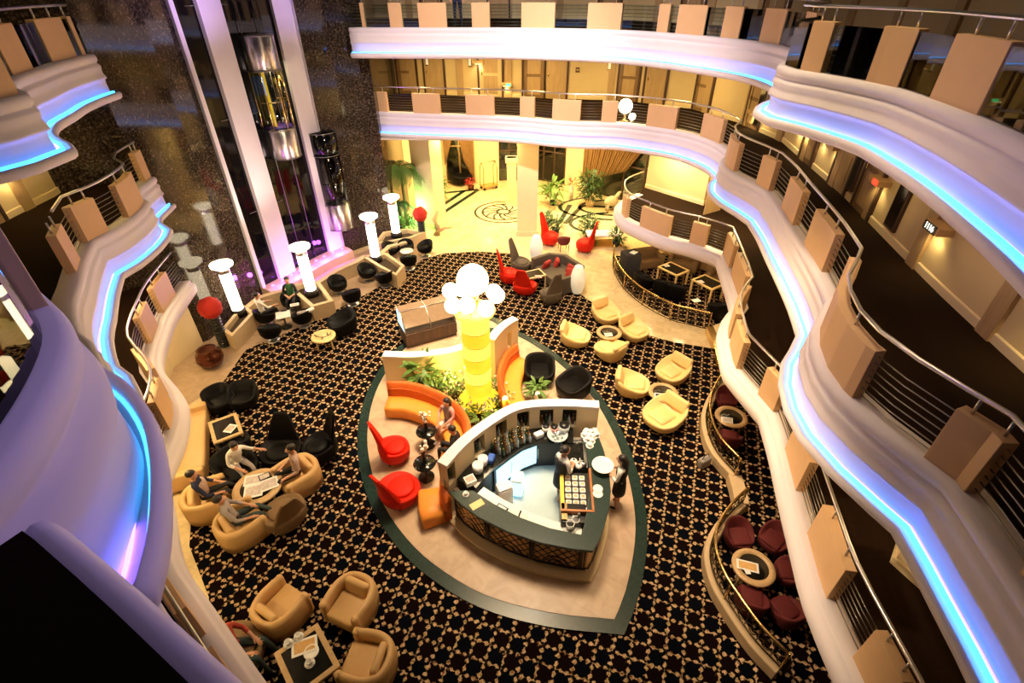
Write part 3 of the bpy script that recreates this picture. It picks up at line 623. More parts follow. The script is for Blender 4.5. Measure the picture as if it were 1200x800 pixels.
# near coping of the viewer's own parapet
npth = [(-1.46, .905), (-1.40, .875), (-1.2, .762), (-1.04, .67), (-.77, .51), (-.45, .32), (.1, -.02)]
npv = smooth_path([(p[0], p[1]) for p in npth], .15)
struct(MB().sweep([Vector((p.x, p.y, L3)) for p in npv], [(-.5, -.06), (-.5, .02), (.0, .02), (.02, .03), (.05, .02), (.068, -.02), (.07, -.10), (.05, -.16), (.0, -.19), (-.5, -.2)], -1, True, True).build('trim_12', 'plaster'), 'white plaster edge running diagonally in the lower left corner')
slab('floor_viewing_gallery', npv, [(-2.4, -.9), (-.6, -1.6)], L3-.05, L3+.03, 'corridor_carpet', 'dark floor in the lower left corner')
# glass lift inside the elevator wall
def lift(px, py, z0, z1, r, label, skirt, cap, glass='clear_glass', out=.25):
    s = nearest_s(arc, at(px, py, .42)); q = sub(arc, 0, s)[-1]; d = Vector((.87, -.5, 0)); c = q+d*out
    t = thing('glass_elevator', label, 'elevator', (c.x, c.y, z0), 0)
    h = z1-z0
    def drum(a, b, nm, m):
        mb = MB().lathe([(r, a), (r, b)], n=28); dr = mb.build(nm, m, t)
        
        for zz in (a+.02, b-.02): MB().tube([(r*1.005*math.cos(2*PI*k/28), r*1.005*math.sin(2*PI*k/28), zz) for k in range(28)], .018, 6, closed=True).build('trim_ring', 'dark_steel', dr)
    drum(0, skirt, 'lower_drum', 'brushed_steel'); drum(h-cap, h, 'upper_drum', 'brushed_steel' if glass == 'clear_glass' else 'black_glass')
    MB().lathe([(r*.97, skirt), (r*.97, h-cap)], n=28).build('glass_cabin', glass, t)
    fr = MB()
    for k in range(7 if glass == 'clear_glass' else 0): a = 2*PI*k/7+.3; fr.tube([(r*.98*math.cos(a), r*.98*math.sin(a), skirt), (r*.98*math.cos(a), r*.98*math.sin(a), h-cap)], .02, 6)
    fr.tube([(r*.9*math.cos(2*PI*k/24), r*.9*math.sin(2*PI*k/24), skirt+.9) for k in range(24)], .02, 6, closed=True)
    fr.build('cabin_frame', 'brass', t)
    MB().lathe([(r*.9, skirt+.02), (r*.9, skirt+.06)], n=24).build('cabin_floor', 'purple_plastic', t)
    bk = MB().box((-.3*r, .2*r, (skirt+h-cap)/2), (.08, r*1.3, h-cap-skirt-.1), .5); bk.build('cabin_back_wall', 'amber_glass' if glass == 'smoke_glass' else 'yellow_niche', t)
    if glass == 'clear_glass':
        MB().rbox((-.14, .0, h-cap-.5), (.06, .42, .6), .02, .5).build('screen', 'screen', t)
        lamp('POINT', (0, 0, h-cap-.2), 45, (1, .85, .55), .1, parent=t)
    return t
lift(366, 306, 4.85, 8.85, .56, 'glass elevator car with chrome drums hanging between the white piers', 1.05, 1.08)
lift(411, 283, 1.35, 5.4, .56, 'chrome-bottomed elevator car low at the right of the piers', 1.15, .9, 'smoke_glass', .15)
# wall lights, signs, room numbers
SCN = []
def wall_frame(path, s, side=1, o=.0):
    p = [Vector((q[0], q[1], 0)) for q in path]; q = sub(p, max(0, s-.15), s+.15); a, b = q[0], q[-1]; d = (b-a).normalized()
    n = Vector((d.y, -d.x, 0))*side; c = (a+b)/2+n*o
    return c, math.atan2(n.y, n.x)-PI/2     # local +Y = out of the wall
def sconce(path, s, z, label, energy=14, face=None, text=None):
    c, rz = wall_frame(path, s)
    t = thing('wall_light', label, 'wall light', (c.x, c.y, z), rz, 'gallery wall lights')
    MB().box((0, .13, 0), (.55, .26, .13)).build('housing', 'tan_panel', t, .01)
    MB().box((0, .14, -.07), (.3, .14, .02)).build('lens', 'sconce_glow', t)
    if face: MB().box((-.12, .27, 0), (.22, .02, .10)).build('sign_face', face, t)
    if text:
        cu = bpy.data.curves.new('room_number', 'FONT'); cu.body = text; cu.size = .15; cu.align_x = 'CENTER'; cu.align_y = 'CENTER'; cu.extrude = .004
        tmp = bpy.data.objects.new('tmp', cu); COL.objects.link(tmp); bpy.context.view_layer.update(); tm = bpy.data.meshes.new_from_object(tmp.evaluated_get(bpy.context.evaluated_depsgraph_get())); bpy.data.objects.remove(tmp); o = bpy.data.objects.new('room_number', tm); COL.objects.link(o); tm.materials.clear(); o.parent = t; o.rotation_euler = (PI/2, 0, PI); o.location = (0, .275, 0); tm.materials.append(MATS['sign_white'])
        MB().box((0, .262, 0), (.42, .015, .15)).build('number_plate', 'black_plastic', t)
    lamp('SPOT', (0, .16, -.1), energy, (1, .78, .34), .05, parent=t, spot=2.4)
    return t
def snear(path, px, py, L): return nearest_s([Vector((q[0], q[1], 0)) for q in path], at(px, py, L))
ZS = L2+1.35
k2 = lambda x, y: snear(W2, x, y, ZS)
ZR = L2+.95; kr = lambda x, y: snear(W2, x, y, ZR)
sconce(W2, k2(552, 101), ZS-.75, 'wall light with a small green exit sign by the sconced far wall', 26, 'sign_green')
sconce(W2, k2(668, 112), ZS-.75, 'wall light behind the far railing below the letter plate', 26)
sconce(W2, k2(565, 75), ZS+.15, 'wall light beside the pale double door on the far middle gallery', 18)
sconce(W2, k2(715, 114), ZS-.6, 'wall light right of the round white lamp', 18)
sconce(W2, k2(812, 124), ZS-.5, 'wall light on the far corner of the middle gallery', 18)
sconce(W2, k2(845, 130), ZS-.5, 'wall light right of the tall grey mirror', 18)
sconce(W2, kr(921, 160), ZR, 'upper wall light of the pair near the kink of the middle gallery', 14)
sconce(W2, kr(944, 170), ZR, 'lower wall light of the pair near the kink of the middle gallery', 14)
sconce(W2, kr(996, 210), ZR, 'wall light with a red exit sign left of the tall mirror', 14, 'sign_red')
sconce(W2, kr(1054, 264), ZR, 'wall light with a lit room number right of the tall mirror', 14, None, '1116')
sconce(W2, kr(1176, 372), ZR, 'wall light with lit number 1116 at the right edge', 16, None, '1116')
k3 = lambda x, y: snear(W3, x, y, L3+1.1)
sconce(W3, k3(667, 12), L3+.95, 'upper gallery wall light left of centre', 12); sconce(W3, k3(733, 15), L3+.95, 'upper gallery wall light by the third panel', 12)
sconce(W3, k3(836, 12), L3+1.0, 'upper gallery wall light with red exit sign', 12, 'sign_red'); sconce(W3, k3(973, 8), L3+1.3, 'upper gallery wall light above the near bay', 12)
kl = lambda x, y: snear(W2L, x, y, ZR)
sconce(W2L, kl(66, 203), ZR, 'wall light with red sign on the left middle gallery', 12, 'sign_red'); sconce(W2L, kl(13, 238), ZR-.2, 'wall light at the left edge of the middle gallery', 12)
sconce(W2L, kl(118, 145), ZS+.4, 'dim wall light below the yellow niche', 8, 'sign_red')
# tall glass sconces, letter plate, framed mirrors
def plate(path, s, z, w, h, name, cat, label, m, fr='dark_wood', group=None):
    c, rz = wall_frame(path, s); t = thing(name, label, cat, (c.x, c.y, z), rz, group)
    MB().box((0, .03, 0), (w, .06, h)).build('frame', fr, t, .008); MB().box((0, .065, 0), (w-.12 if w > .3 else w*.7, .02, h-.12)).build('face', m, t)
    return t
plate(W2, k2(509, 72), L2+1.55, .16, .55, 'glass_sconce', 'wall light', 'left tall glass sconce on the bright far wall', 'lantern', 'brass', 'tall glass sconces')
plate(W2, k2(556, 74), L2+1.55, .16, .55, 'glass_sconce', 'wall light', 'tall glass sconce right of the pale far door', 'lantern', 'brass', 'tall glass sconces')
plate(W2, k2(714, 80), L2+1.55, .16, .6, 'glass_sconce', 'wall light', 'tall glass sconce on the yellow far wall section', 'lantern', 'brass', 'tall glass sconces')
plate(W2, k2(671, 92), L2+1.25, .18, .2, 'letter_plate', 'sign', 'small dark square plate on the far middle gallery wall', 'panel_wood')
plate(W2, kr(1031, 228), L2+1.1, .5, 1.7, 'wall_mirror', 'mirror', 'tall framed mirror on the right middle gallery', 'mirror', 'dark_wood'); plate(W2, k2(840, 108), L2+1.1, .5, 1.9, 'wall_mirror', 'mirror', 'tall grey mirror at the far corner of the middle gallery', 'mirror', 'steel')
plate(W2, k2(935, 165), L2+1.0, .45, 1.5, 'wall_mirror', 'mirror', 'dark framed mirror between the two wall lights', 'mirror', 'dark_wood')
# round white lamp with small lamp on the far gallery
c = at(734, 147, L2); t = thing('globe_table_lamp', 'round white glowing lamp on a stand behind the middle gallery railing', 'lamp', (c.x, c.y+.55, L2+.03)); t.scale = (.9, .9, .9)
MB().ball((0, 0, .62), .3, 18, 12).build('globe', 'glow_white', t); MB().lathe([(.2, 0), (.2, .04), (.05, .08), (.05, .34), (.12, .36)]).build('stand', 'brass', t)
MB().ball((.32, -.1, .22), .15, 14, 9).build('small_globe', 'glow_white', t); MB().lathe([(.1, 0), (.1, .03), (.03, .05), (.03, .1)], (.32, -.1, 0)).build('small_stand', 'brass', t)
# ================================================================== SEATING
def shell(mb, rx, ry, hf, hb, t=.12, z0=.08, seat=.38, flare=1.0, pw=1.6, notch=0, n=40, e=2.4):
    """upholstered bucket; local +Y is the open front; rim height runs from hf (front) to hb (back)."""
    def sup(a, R): 
        c, s = math.cos(a), math.sin(a); k = (abs(c)**e+abs(s)**e)**(-1/e); return (rx*R*c*k, ry*R*s*k)
    rings = []
    def ring(fn): rings.append([fn(2*PI*k/n) for k in range(n)])
    def h(a):
        b = (1-math.sin(a))/2
        return hf+(hb-hf)*b**pw
    for R, q in ((.70, 0), (.78, .0), (.95, .3), (1.0*flare, .8)):
        ring(lambda a: (*sup(a, R), z0+(h(a)-z0)*q if q else (z0 if R < .75 else z0+.03)))
    ring(lambda a: (*sup(a, flare*(1.0-.1*t)), h(a)-.02)); ring(lambda a: (*sup(a, flare*(1-.5*t)), h(a)))
    ring(lambda a: (*sup(a, flare*(1-1.2*t)), h(a)-.03)); 
    ring(lambda a: (*sup(a, .82-t), max(seat+.03, seat+(h(a)-seat)*.25))); ring(lambda a: (*sup(a, .66-t), seat+.01)); ring(lambda a: (*sup(a, .3), seat-.01))
    vs = [v for r in rings for v in r]; fs = []
    for i in range(len(rings)-1):
        for k in range(n): fs.append((i*n+k, i*n+(k+1) % n, (i+1)*n+(k+1) % n, (i+1)*n+k))
    fs.append(tuple(range(n))[::-1]); fs.append(tuple((len(rings)-1)*n+k for k in range(n)))
    return mb.add(vs, fs, True)
def legs(t, pos, h, m='steel', r=.02):
    for x, y in pos: MB().tube([(x, y, 0), (x*.95, y*.95, h)], [r*.8, r]).build('leg', m, t)
PR = {}
def place(key, make, px, front, label, group=None, z=.012, scale=None, rz=None):
    p = at(px[0], px[1], z); r = hd(px, front, z) if rz is None else rz
    if key not in PR:
        o = make(); PR[key] = o; o.location = p; o.rotation_euler = (0, 0, r); o['label'] = label
        if group: o['group'] = group
        if scale: o.scale = scale
        return o
    o = dup(PR[key], p, r, label, group, scale)
    if not scale: o.scale = (1, 1, 1)
    return o
def mk_cream():
    t = thing('shell_armchair', '', 'armchair')
    # clam-like lounge chair: rounded front body, folded pointed back
    shell(MB(), .46, .50, .40, .72, .09, .06, .35, 1.06, 1.7, e=2.5).build('shell', 'cream_leather', t)
    MB().rbox((0, .10, .36), (.50, .56, .14), .065, 0, .08).build('seat_cushion', 'cream_leather', t)
    MB().rbox((0, -.38, .60), (.70, .13, .36), .06, 0, .38).build('backrest', 'cream_leather', t)
    return t
def mk_tub():
    t = thing('tub_armchair', '', 'armchair')
    path = smooth_path([(.40, .40), (.43, .1), (.41, -.15), (.28, -.38), (0, -.46), (-.28, -.38), (-.41, -.15), (-.43, .1), (-.40, .40)], .08)
    sh = MB().sweep(path, [(.075, .06), (.09, .3), (.085, .60), (.05, .67), (0, .69), (-.05, .67), (-.08, .60), (-.08, .1)], -1, True, True)
    for s in (-1, 1): sh.rbox((s*.40, .40, .375), (.17, .16, .62), .07)
    sh.build('shell', 'tan_leather', t)
    MB().rbox((0, .06, .26), (.68, .86, .34), .07).build('seat', 'tan_leather', t)
    MB().rbox((0, -.24, .55), (.60, .17, .36), .075, 0, .25).build('back_cushion', 'tan_leather', t)
    return t
def mk_black_tub():
    t = thing('swivel_tub_chair', '', 'tub chair')
    shell(MB(), .40, .39, .50, .74, .16, .20, .44, 1.0, 1.2, e=2.1).build('shell', 'black_leather', t)
    MB().lathe([(.27, .42), (.29, .46), (.27, .50), (.1, .51)], (0, .03, 0)).build('seat_cushion', 'black_leather', t)
    MB().tube([(0, 0, .02), (0, 0, .22)], .035).build('stem', 'steel', t); MB().lathe([(.26, 0), (.25, .02), (.05, .04)]).build('base', 'steel', t)
    return t
def mk_black_lounge():
    t = thing('lounge_chair', '', 'armchair')
    shell(MB(), .48, .48, .48, .80, .16, .06, .40, 1.0, 1.0, e=3.2).build('shell', 'black_leather', t)
    MB().rbox((0, .08, .40), (.62, .70, .16), .06).build('seat_cushion', 'black_leather', t)
    return t
def wing(m, name='high_back_chair', hgt=1.35, cat='armchair'):
    def f():
        t = thing(name, '', cat)
        shell(MB(), .42, .42, .46, .58, .14, .08, .40, 1.0, 1.0, e=2.2).build('seat_shell', m, t)
        N = 12; vs = []
        for j in range(N+1):
            q = j/N; z = .25+(hgt-.25)*q; w = (.36*(1-q)**.8+.10*q+.02); y = -.34-.16*q**1.5; th = .075*(1-.45*q); bow = .14*(1-q)
            for i in range(9):
                u = -1+i/4; vs.append((u*w, y+bow*u*u-th/2, z))
            for i in range(9):
                u = 1-i/4; vs.append((u*w, y+bow*u*u+th/2+.02, z))
        fs = [(j*18+k, j*18+(k+1) % 18, (j+1)*18+(k+1) % 18, (j+1)*18+k) for j in range(N) for k in range(18)]
        fs += [tuple(range(18))[::-1], tuple(N*18+k for k in range(18))]
        MB().add(vs, fs, True).build('backrest', m, t, .01)
        MB().lathe([(.25, .40), (.28, .44), (.24, .49), (.08, .5)], (0, .05, 0)).build('seat_cushion', m, t)
        legs(t, [(.22, .22), (-.22, .22), (.22, -.22), (-.22, -.22)], .12, 'dark_wood', .025)
        return t
    return f
def mk_velvet():
    t = thing('velvet_tub_chair', '', 'tub chair')
    shell(MB(), .36, .36, .42, .76, .14, .12, .42, 1.0, 1.3, e=2.3).build('shell', 'velvet', t)
    MB().rbox((0, .06, .43), (.48, .50, .12), .05).build('seat_cushion', 'velvet', t); legs(t, [(.22, .22), (-.22, .22), (.22, -.22), (-.22, -.22)], .16, 'dark_wood')
    return t
def mk_round_table(h=.50, R=.44, ring='table_wood', top='table_black', cat='table', name='round_coffee_table'):
    def f():
        t = thing(name, '', cat)
        MB().lathe([(R*.72, h-.05), (R, h-.05), (R+.01, h-.02), (R, h), (R*.70, h), (R*.70, h-.012)], n=36).build('rim', ring, t)
        MB().lathe([(R*.71, h-.03), (R*.71, h-.006)], n=32).build('table_top', top, t)
        for k in range(4):
            a = PI/4+k*PI/2; MB().tube([(R*.85*math.cos(a), R*.85*math.sin(a), 0), (R*.8*math.cos(a), R*.8*math.sin(a), h-.04)], .028).build('leg', ring, t)
        return t
    return f
def mk_rect_table(w, d, h, wood='table_wood', fw=.10, inset='table_black', name='coffee_table'):
    def f():
        t = thing(name, '', 'table')
        m = MB()
        for s in (-1, 1): m.box((s*(w/2-fw/2), 0, h-.03), (fw, d, .06)); m.box((0, s*(d/2-fw/2), h-.03), (w-2*fw, fw, .06))
        m.build('top_frame', wood, t, .006); MB().box((0, 0, h-.03), (w-2*fw, d-2*fw, .04)).build('table_top', inset, t)
        for sx in (-1, 1):
            for sy in (-1, 1): MB().box((sx*(w/2-fw/2), sy*(d/2-fw/2), (h-.06)/2), (fw*.8, fw*.8, h-.06)).build('leg', wood, t, .005)
        return t
    return f
G1 = 'cream shell armchairs on the lattice carpet'
place('cream', mk_cream, (709, 376), (722, 386), 'cream shell armchair behind the round table, its back nearest the marble path', G1)
place('cream', mk_cream, (741, 396), (757, 406), 'cream shell armchair right of the upper round table beside the marble path', G1)
place('cream', mk_cream, (673, 403), (700, 407), 'cream shell armchair left of the upper round table beside the island border', G1)
place('cream', mk_cream, (714, 419), (700, 410), 'cream shell armchair in front of the upper round table', G1)
place('cream', mk_cream, (786, 445), (770, 455), 'cream shell armchair behind the lower round table', G1)
place('cream', mk_cream, (739, 460), (765, 464), 'cream shell armchair left of the lower round table', G1)
place('cream', mk_cream, (776, 497), (757, 509), 'large-looking cream shell armchair in front of the lower round table', G1, scale=(1.12, 1.12, 1.05))
place('rt', mk_round_table(.5, .42), (712, 403), (712, 390), 'round coffee table with a wide pale rim among four cream armchairs', 'round coffee tables')
place('rt', mk_round_table(), (774, 474), (774, 460), 'round coffee table with a pale rim among three cream armchairs', 'round coffee tables')
place('rt', mk_round_table(), (852, 503), (852, 490), 'round coffee table between two dark red chairs behind the brass railing', 'round coffee tables')
place('rt', mk_round_table(), (875, 681), (875, 670), 'round coffee table ringed by five dark red velvet chairs', 'round coffee tables', scale=(.98, .98, 1.1))
place('rtb', mk_round_table(.52, .55), (309, 586), (309, 570), 'round table covered with newspapers between four seated men', 'round coffee tables')
mt = place('magt', mk_round_table(.42, .40, 'cream_leather', 'cream_leather'), (382, 405), (382, 392), 'round cream table painted with a black flower sprig')
MB().tube([(-.25, .08, .425), (-.12, -.06, .425), (.05, -.1, .425), (.2, .0, .425), (.26, .14, .425)], .012, 5).tube([(-.2, .0, .425), (-.3, .14, .425)], .02, 5).tube([(.16, -.04, .425), (.12, .14, .425)], .022, 5).tube([(0, -.1, .425), (-.06, -.2, .425)], .018, 5).build('painted_sprig', 'black_plastic', mt)
G2 = 'tan tub armchairs on the dark carpet'
place('tub', mk_tub, (334, 724), (356, 700), 'tan tub armchair on the upper left side of the snack table', G2, scale=(.90, .88, .95))
place('tub', mk_tub, (417, 715), (402, 738), 'tan tub armchair with its back to the island, highest of three by the snack table', G2, scale=(.90, .88, .95))
place('tub', mk_tub, (436, 786), (408, 780), 'tan tub armchair right of the snack table, lowest of the three there', G2, scale=(.90, .88, .95))
place('tub', mk_tub, (354, 568), (335, 580), 'tan tub armchair holding the man in the striped shirt', G2, scale=(.95, .95, .95))
place('tub', mk_tub, (288, 626), (310, 612), 'tan tub armchair holding the man in the grey shirt', G2, scale=(.95, .95, .95))
place('tub', mk_tub, (249, 597), (275, 587), 'tan tub armchair holding the man in navy by the mezzanine', G2, scale=(.95, .95, .95))
G3 = 'black swivel tub chairs on the terrace'
for px, fr, lb in (((314, 380), (330, 372), 'black tub chair holding the man in the white shirt'), ((320, 398), (328, 385), 'empty black tub chair in front of the man in the white shirt'), ((357, 381), (342, 374), 'black tub chair with grey cushions near the corner of the stone planter'),
        ((344, 362), (342, 374), 'black tub chair holding the person in green'), ((398, 343), (412, 352), 'black tub chair turned its back to the purple ledge'), ((414, 356), (402, 346), 'black tub chair in front of the one by the purple ledge'),
        ((432, 328), (448, 334), 'black tub chair at the back left of the middle planter'), ((452, 334), (436, 326), 'black tub chair right of the middle planter corner'), ((459, 301), (474, 303), 'black tub chair tucked against the low planter wall'),
        ((477, 299), (480, 312), 'black tub chair behind the small glass table'), ((480, 314), (478, 298), 'black tub chair in front of the small glass table'), ((499, 299), (484, 303), 'black tub chair below the spiral red topiary')):
    place('btub', mk_black_tub, px, fr, lb, G3, scale=(.92, .92, .95))
place('blounge', mk_black_lounge, (404, 389), (384, 396), 'black lounge chair beside the painted round table', 'black lounge chairs', rz=None)
place('blounge', mk_black_lounge, (262, 478), (290, 505), 'left of two black lounge chairs above the framed table', 'black lounge chairs', scale=(.85, .85, .85))
place('blounge', mk_black_lounge, (289, 474), (280, 506), 'right of two black lounge chairs above the framed table', 'black lounge chairs', scale=(.85, .85, .85))
place('blounge', mk_black_lounge, (632, 446), (632, 470), 'black leather armchair directly behind the pierced bar wall', 'black lounge chairs', z=.062)
place('blounge', mk_black_lounge, (671, 463), (655, 470), 'black leather armchair at the right end of the pierced bar wall', 'black lounge chairs', z=.062)
place('blounge', mk_black_lounge, (283, 560), (300, 575), 'black lounge chair holding the man in the white shirt', 'black lounge chairs')
place('blounge', mk_black_lounge, (279, 531), (272, 512), 'black lounge chair turned to the framed table', 'black lounge chairs', scale=(.85, .85, .8))
place('bwing', wing('black_leather', hgt=1.25), (334, 541), (325, 560), 'black high-back chair with a wide back beside the seated men', 'high-back chairs', scale=(1.25, 1.1, 1))
place('bwing', wing('black_leather'), (379, 536), (358, 545), 'black high-back chair standing alone on the carpet', 'high-back chairs', scale=(1.05, 1.05, 1.1))
place('twing', wing('brown_fabric', hgt=1.2), (338, 612), (322, 596), 'brown high-back chair with its back to the dark carpet beside the newspapers', 'high-back chairs', scale=(1.15, 1.1, 1))
place('twing', wing('brown_fabric'), (283, 776), (318, 778), 'brown high-back chair holding the person in red', 'high-back chairs', scale=(1.25, 1.15, 1))
place('rwing', wing('red_leather', hgt=1.5), (464, 537), (486, 530), 'red high-back chair on the island, its tall back pointing up', 'high-back chairs', z=.062, scale=(.95, .95, .95))
place('rwing', wing('red_leather'), (470, 583), (496, 562), 'red high-back chair on the island, its broad back toward the viewer', 'high-back chairs', z=.062, scale=(1.2, 1.15, .82))
place('rwing', wing('red_leather'), (597, 331), (622, 330), 'red high-back chair left of the grey chair on the carpet', 'high-back chairs')
place('rwing', wing('red_leather'), (615, 343), (626, 325), 'red high-back chair in front of the small framed table, back to the viewer', 'high-back chairs', scale=(1.15, 1.1, .85))
place('rwing', wing('red_leather'), (644, 286), (664, 290), 'red high-back chair left of the small dark stool chair', 'high-back chairs')
place('rwing', wing('red_leather'), (685, 294), (664, 290), 'red high-back chair right of the small dark stool chair', 'high-back chairs')
place('gwing', wing('grey_fabric', hgt=1.45), (610, 318), (630, 322), 'grey high-back chair behind the small framed table', 'high-back chairs')
place('gwing', wing('grey_fabric'), (645, 354), (629, 338), 'grey high-back chair with its back to the viewer beside the white lantern', 'high-back chairs')
G4 = 'dark red velvet chairs by the brass railing'
for px, fr, lb in (((848, 478), (852, 495), 'dark red velvet chair behind the upper round table'), ((851, 524), (852, 500), 'dark red velvet chair in front of the upper round table'), ((861, 638), (873, 665), 'dark red velvet chair at the upper left of the large round table'),
        ((902, 642), (880, 665), 'dark red velvet chair at the upper right of the large round table'), ((921, 680), (884, 676), 'dark red velvet chair right of the large round table under the mezzanine'), ((875, 714), (875, 685), 'dark red velvet chair below the large round table'), ((916, 727), (886, 690), 'dark red velvet chair at the lower right of the large round table')):
    place('velvet', mk_velvet, px, fr, lb, G4, scale=(.86, .86, .86))
# sofas
def mk_sofa(m, w, d, name='sofa'):
    def f():
        t = thing(name, '', 'sofa')
        MB().rbox((0, .05, .22), (w-.3, d-.12, .40), .06).build('seat', m, t)
        MB().rbox((0, -d/2+.1, .45), (w, .22, .68), .06).build('backrest', m, t)
        for s in (-1, 1): MB().rbox((s*(w/2-.09), .02, .33), (.2, d, .52), .06).build('armrest', m, t)
        return t
    return f
place('lsofa', mk_sofa('tan_leather', 2.75, .95), (224, 531), (248, 524), 'long tan leather sofa under the left mezzanine', rz=None)
so = thing('corner_sofa', 'grey angled sofa with red cushions between two white lanterns', 'sofa', at(652, 330), hd((652, 330), (632, 336)))
pth = [(-.95, .55), (-1.0, -.3), (-.55, -.75), (.55, -.75), (1.0, -.3), (.95, .55)]
MB().prism([(-.93, .5), (-.95, -.3), (-.5, -.7), (.5, -.7), (.95, -.3), (.93, .5)], .06, .42).build('seat', 'grey_fabric', so, .04)
MB().sweep([Vector((x, y, 0)) for x, y in pth], [(0, .06), (0, .78), (.18, .78), (.18, .06)], 1).build('backrest', 'grey_fabric', so, .03)
for i, (x, y, r) in enumerate(((-.55, -.3, .5), (-.25, -.5, .1), (.55, -.35, -.5), (.62, .1, -1.2))):
    c = so.matrix_basis @ Vector((x, y, .55)); 
    tag(MB().rbox(c, (.42, .16, .40), .07, so.rotation_euler.z+r, .4).build('cushion', 'red_fabric'), ['red cushion at the left end of the grey sofa', 'red cushion beside the leftmost one on the grey sofa', 'red cushion at the back right of the grey sofa', 'red cushion nearest the white lantern on the grey sofa'][i], 'cushion', 'red cushions on the grey sofa')
place('sqt', mk_rect_table(1.0, .75, .5, 'cream_wall', .07), (625, 333), (638, 346), 'small framed table between red chairs and the grey sofa', 'framed coffee tables', scale=(.85, .85, 1))
place('rct', mk_rect_table(.72, .95, .5, 'table_wood', .09), (271, 516), (262, 488), 'framed coffee table with a red brochure by the long sofa', 'framed coffee tables')
place('bgt', mk_rect_table(.95, 1.12, .5, 'table_wood', .11), (367, 787), (350, 752), 'large framed coffee table with snacks at the bottom', 'framed coffee tables', scale=(.86, .86, 1))
# small dark stool chair
t = thing('stool_chair', 'small dark red chair on thin legs between two red high-back chairs', 'chair', at(660, 293), .2)
shell(MB(), .30, .28, .58, .74, .2, .32, .48).build('seat_shell', 'velvet', t); legs(t, [(.2, .18), (-.2, .18), (.2, -.18), (-.2, -.18)], .34, 'dark_wood')
# orange curved sofas of the island
def arc_sofa(label, P, side, name='curved_sofa', zt=.93):
    z = .062; p = smooth_path([(q.x, q.y) for q in pts(P, zt)], .15); c = p[len(p)//2]
    t = thing(name, label, 'sofa', (c.x, c.y, z), 0, 'orange curved sofas'); q = [v-c for v in p]
    MB().sweep(q, [(0, .06), (0, .40), (.05, .44), (.52, .43), (.58, .38), (.56, .06)], side, True, True).build('seat', 'orange_seat', t)
    MB().sweep(q, [(-.10, .05), (-.13, .80), (-.11, .88), (-.05, .90), (.02, .86), (.07, .42), (.05, .06)], side, True, True).build('backrest', 'orange_back', t)
    b = MB().sweep(q, [(-.08, .70), (.045, .72), (.06, .68), (.05, .64)], side, True, True).build('back_roll', 'orange_back', t)
    return t
arc_sofa('orange curved sofa left of the glowing column, woman seated on it', [(453, 449), (478, 450), (503, 457), (524, 468), (540, 483), (546, 500), (540, 525)], 1)
arc_sofa('orange curved sofa right of the glowing column', [(607, 404), (596, 413), (589, 428), (588, 446), (594, 464)], -1)
arc_sofa('short orange sofa seat at the left end of the pierced bar wall', [(519, 572), (520, 590), (524, 600)], 1, zt=.45)
# ================================================================== BAR ISLAND
IZ = .062
# pierced curved wall
WT = 1.70
wp = smooth_path([(v.x, v.y) for v in pts([(518, 544), (541, 519), (566, 499), (597, 480), (622, 473.5), (660, 472), (702, 474)], WT)], .06)
wl = arclen(wp)[-1]
t = thing('pierced_wall', 'curved cream bar wall pierced by seven square openings', 'partition', (wp[0].x, wp[0].y, IZ))
q = [v-wp[0] for v in wp]
def band(s0, s1, z0, z1, th=.11): return sub(q, s0, s1), [(-th, z0), (th, z0), (th, z1), (-th, z1)]
op = [nearest_s(wp, at(x, y, 1.25)) for x, y in ((538, 563), (565, 526), (588, 506), (613, 495), (640, 489), (667, 490))]
mb = MB(); ow = .36
mb.sweep(*band(0, wl, 0, .95)); mb.sweep(*band(0, wl, 1.52, WT-IZ-.03))
ed = [0]+[x for o in op for x in (max(o-ow/2, .02), min(o+ow/2, wl-.02))]+[wl]
for k in range(0, len(ed), 2): mb.sweep(*band(ed[k], ed[k+1], .95, 1.52))
wb = mb.build('wall_body', 'cream_wall', t)
for o in op:
    e = sub(q, max(o-ow/2-.03, 0), min(o+ow/2+.03, wl)); MB().sweep(e, [(-.085, .93), (-.085, 1.54), (-.10, 1.54), (-.10, .93)], 1).build('niche_back', 'black_plastic', wb)
MB().sweep(q, [(-.13, WT-IZ-.03), (.13, WT-IZ-.03), (.13, WT-IZ+.02), (-.13, WT-IZ+.02)], 1).build('coping', 'plaster', t)
# counter
CT = 1.12
outer = pts([(525, 575), (539, 590), (561, 606), (595, 623), (632, 635.5), (670, 643), (695, 645.5), (703, 632), (708, 617), (714, 595), (716, 575), (713.5, 548), (707, 525), (700, 507), (695, 503)], CT)
inner = pts([(554, 574), (579, 590), (610, 606), (645, 618.5), (681, 626), (685, 613), (689, 590), (692, 565), (690, 540), (686, 520), (681, 504)], CT)
t = thing('bar_counter', 'dark green topped bar counter with lattice front curving round the barmaid', 'bar counter', (0, 0, IZ))
ctp = MB().prism([(v.x, v.y) for v in outer]+[(v.x, v.y) for v in inner][::-1], CT-.07-IZ, CT-IZ); ctp.build('counter_top', 'counter_green', t, .012)
of = [Vector((v.x, v.y, 0)) for v in outer]
bo = offset(of, -.14, 1)
mb = MB().sweep(bo, [(0, .12), (0, CT-.07-IZ), (-.10, CT-.07-IZ), (-.10, .12)], 1); mb.build('front_panel', 'dark_wood', t)
mb = MB().sweep(offset(of, .06, 1), [(0, 0), (0, .09), (-.30, .12), (-.30, 0)], 1); mb.build('plinth', 'cream_wall', t)
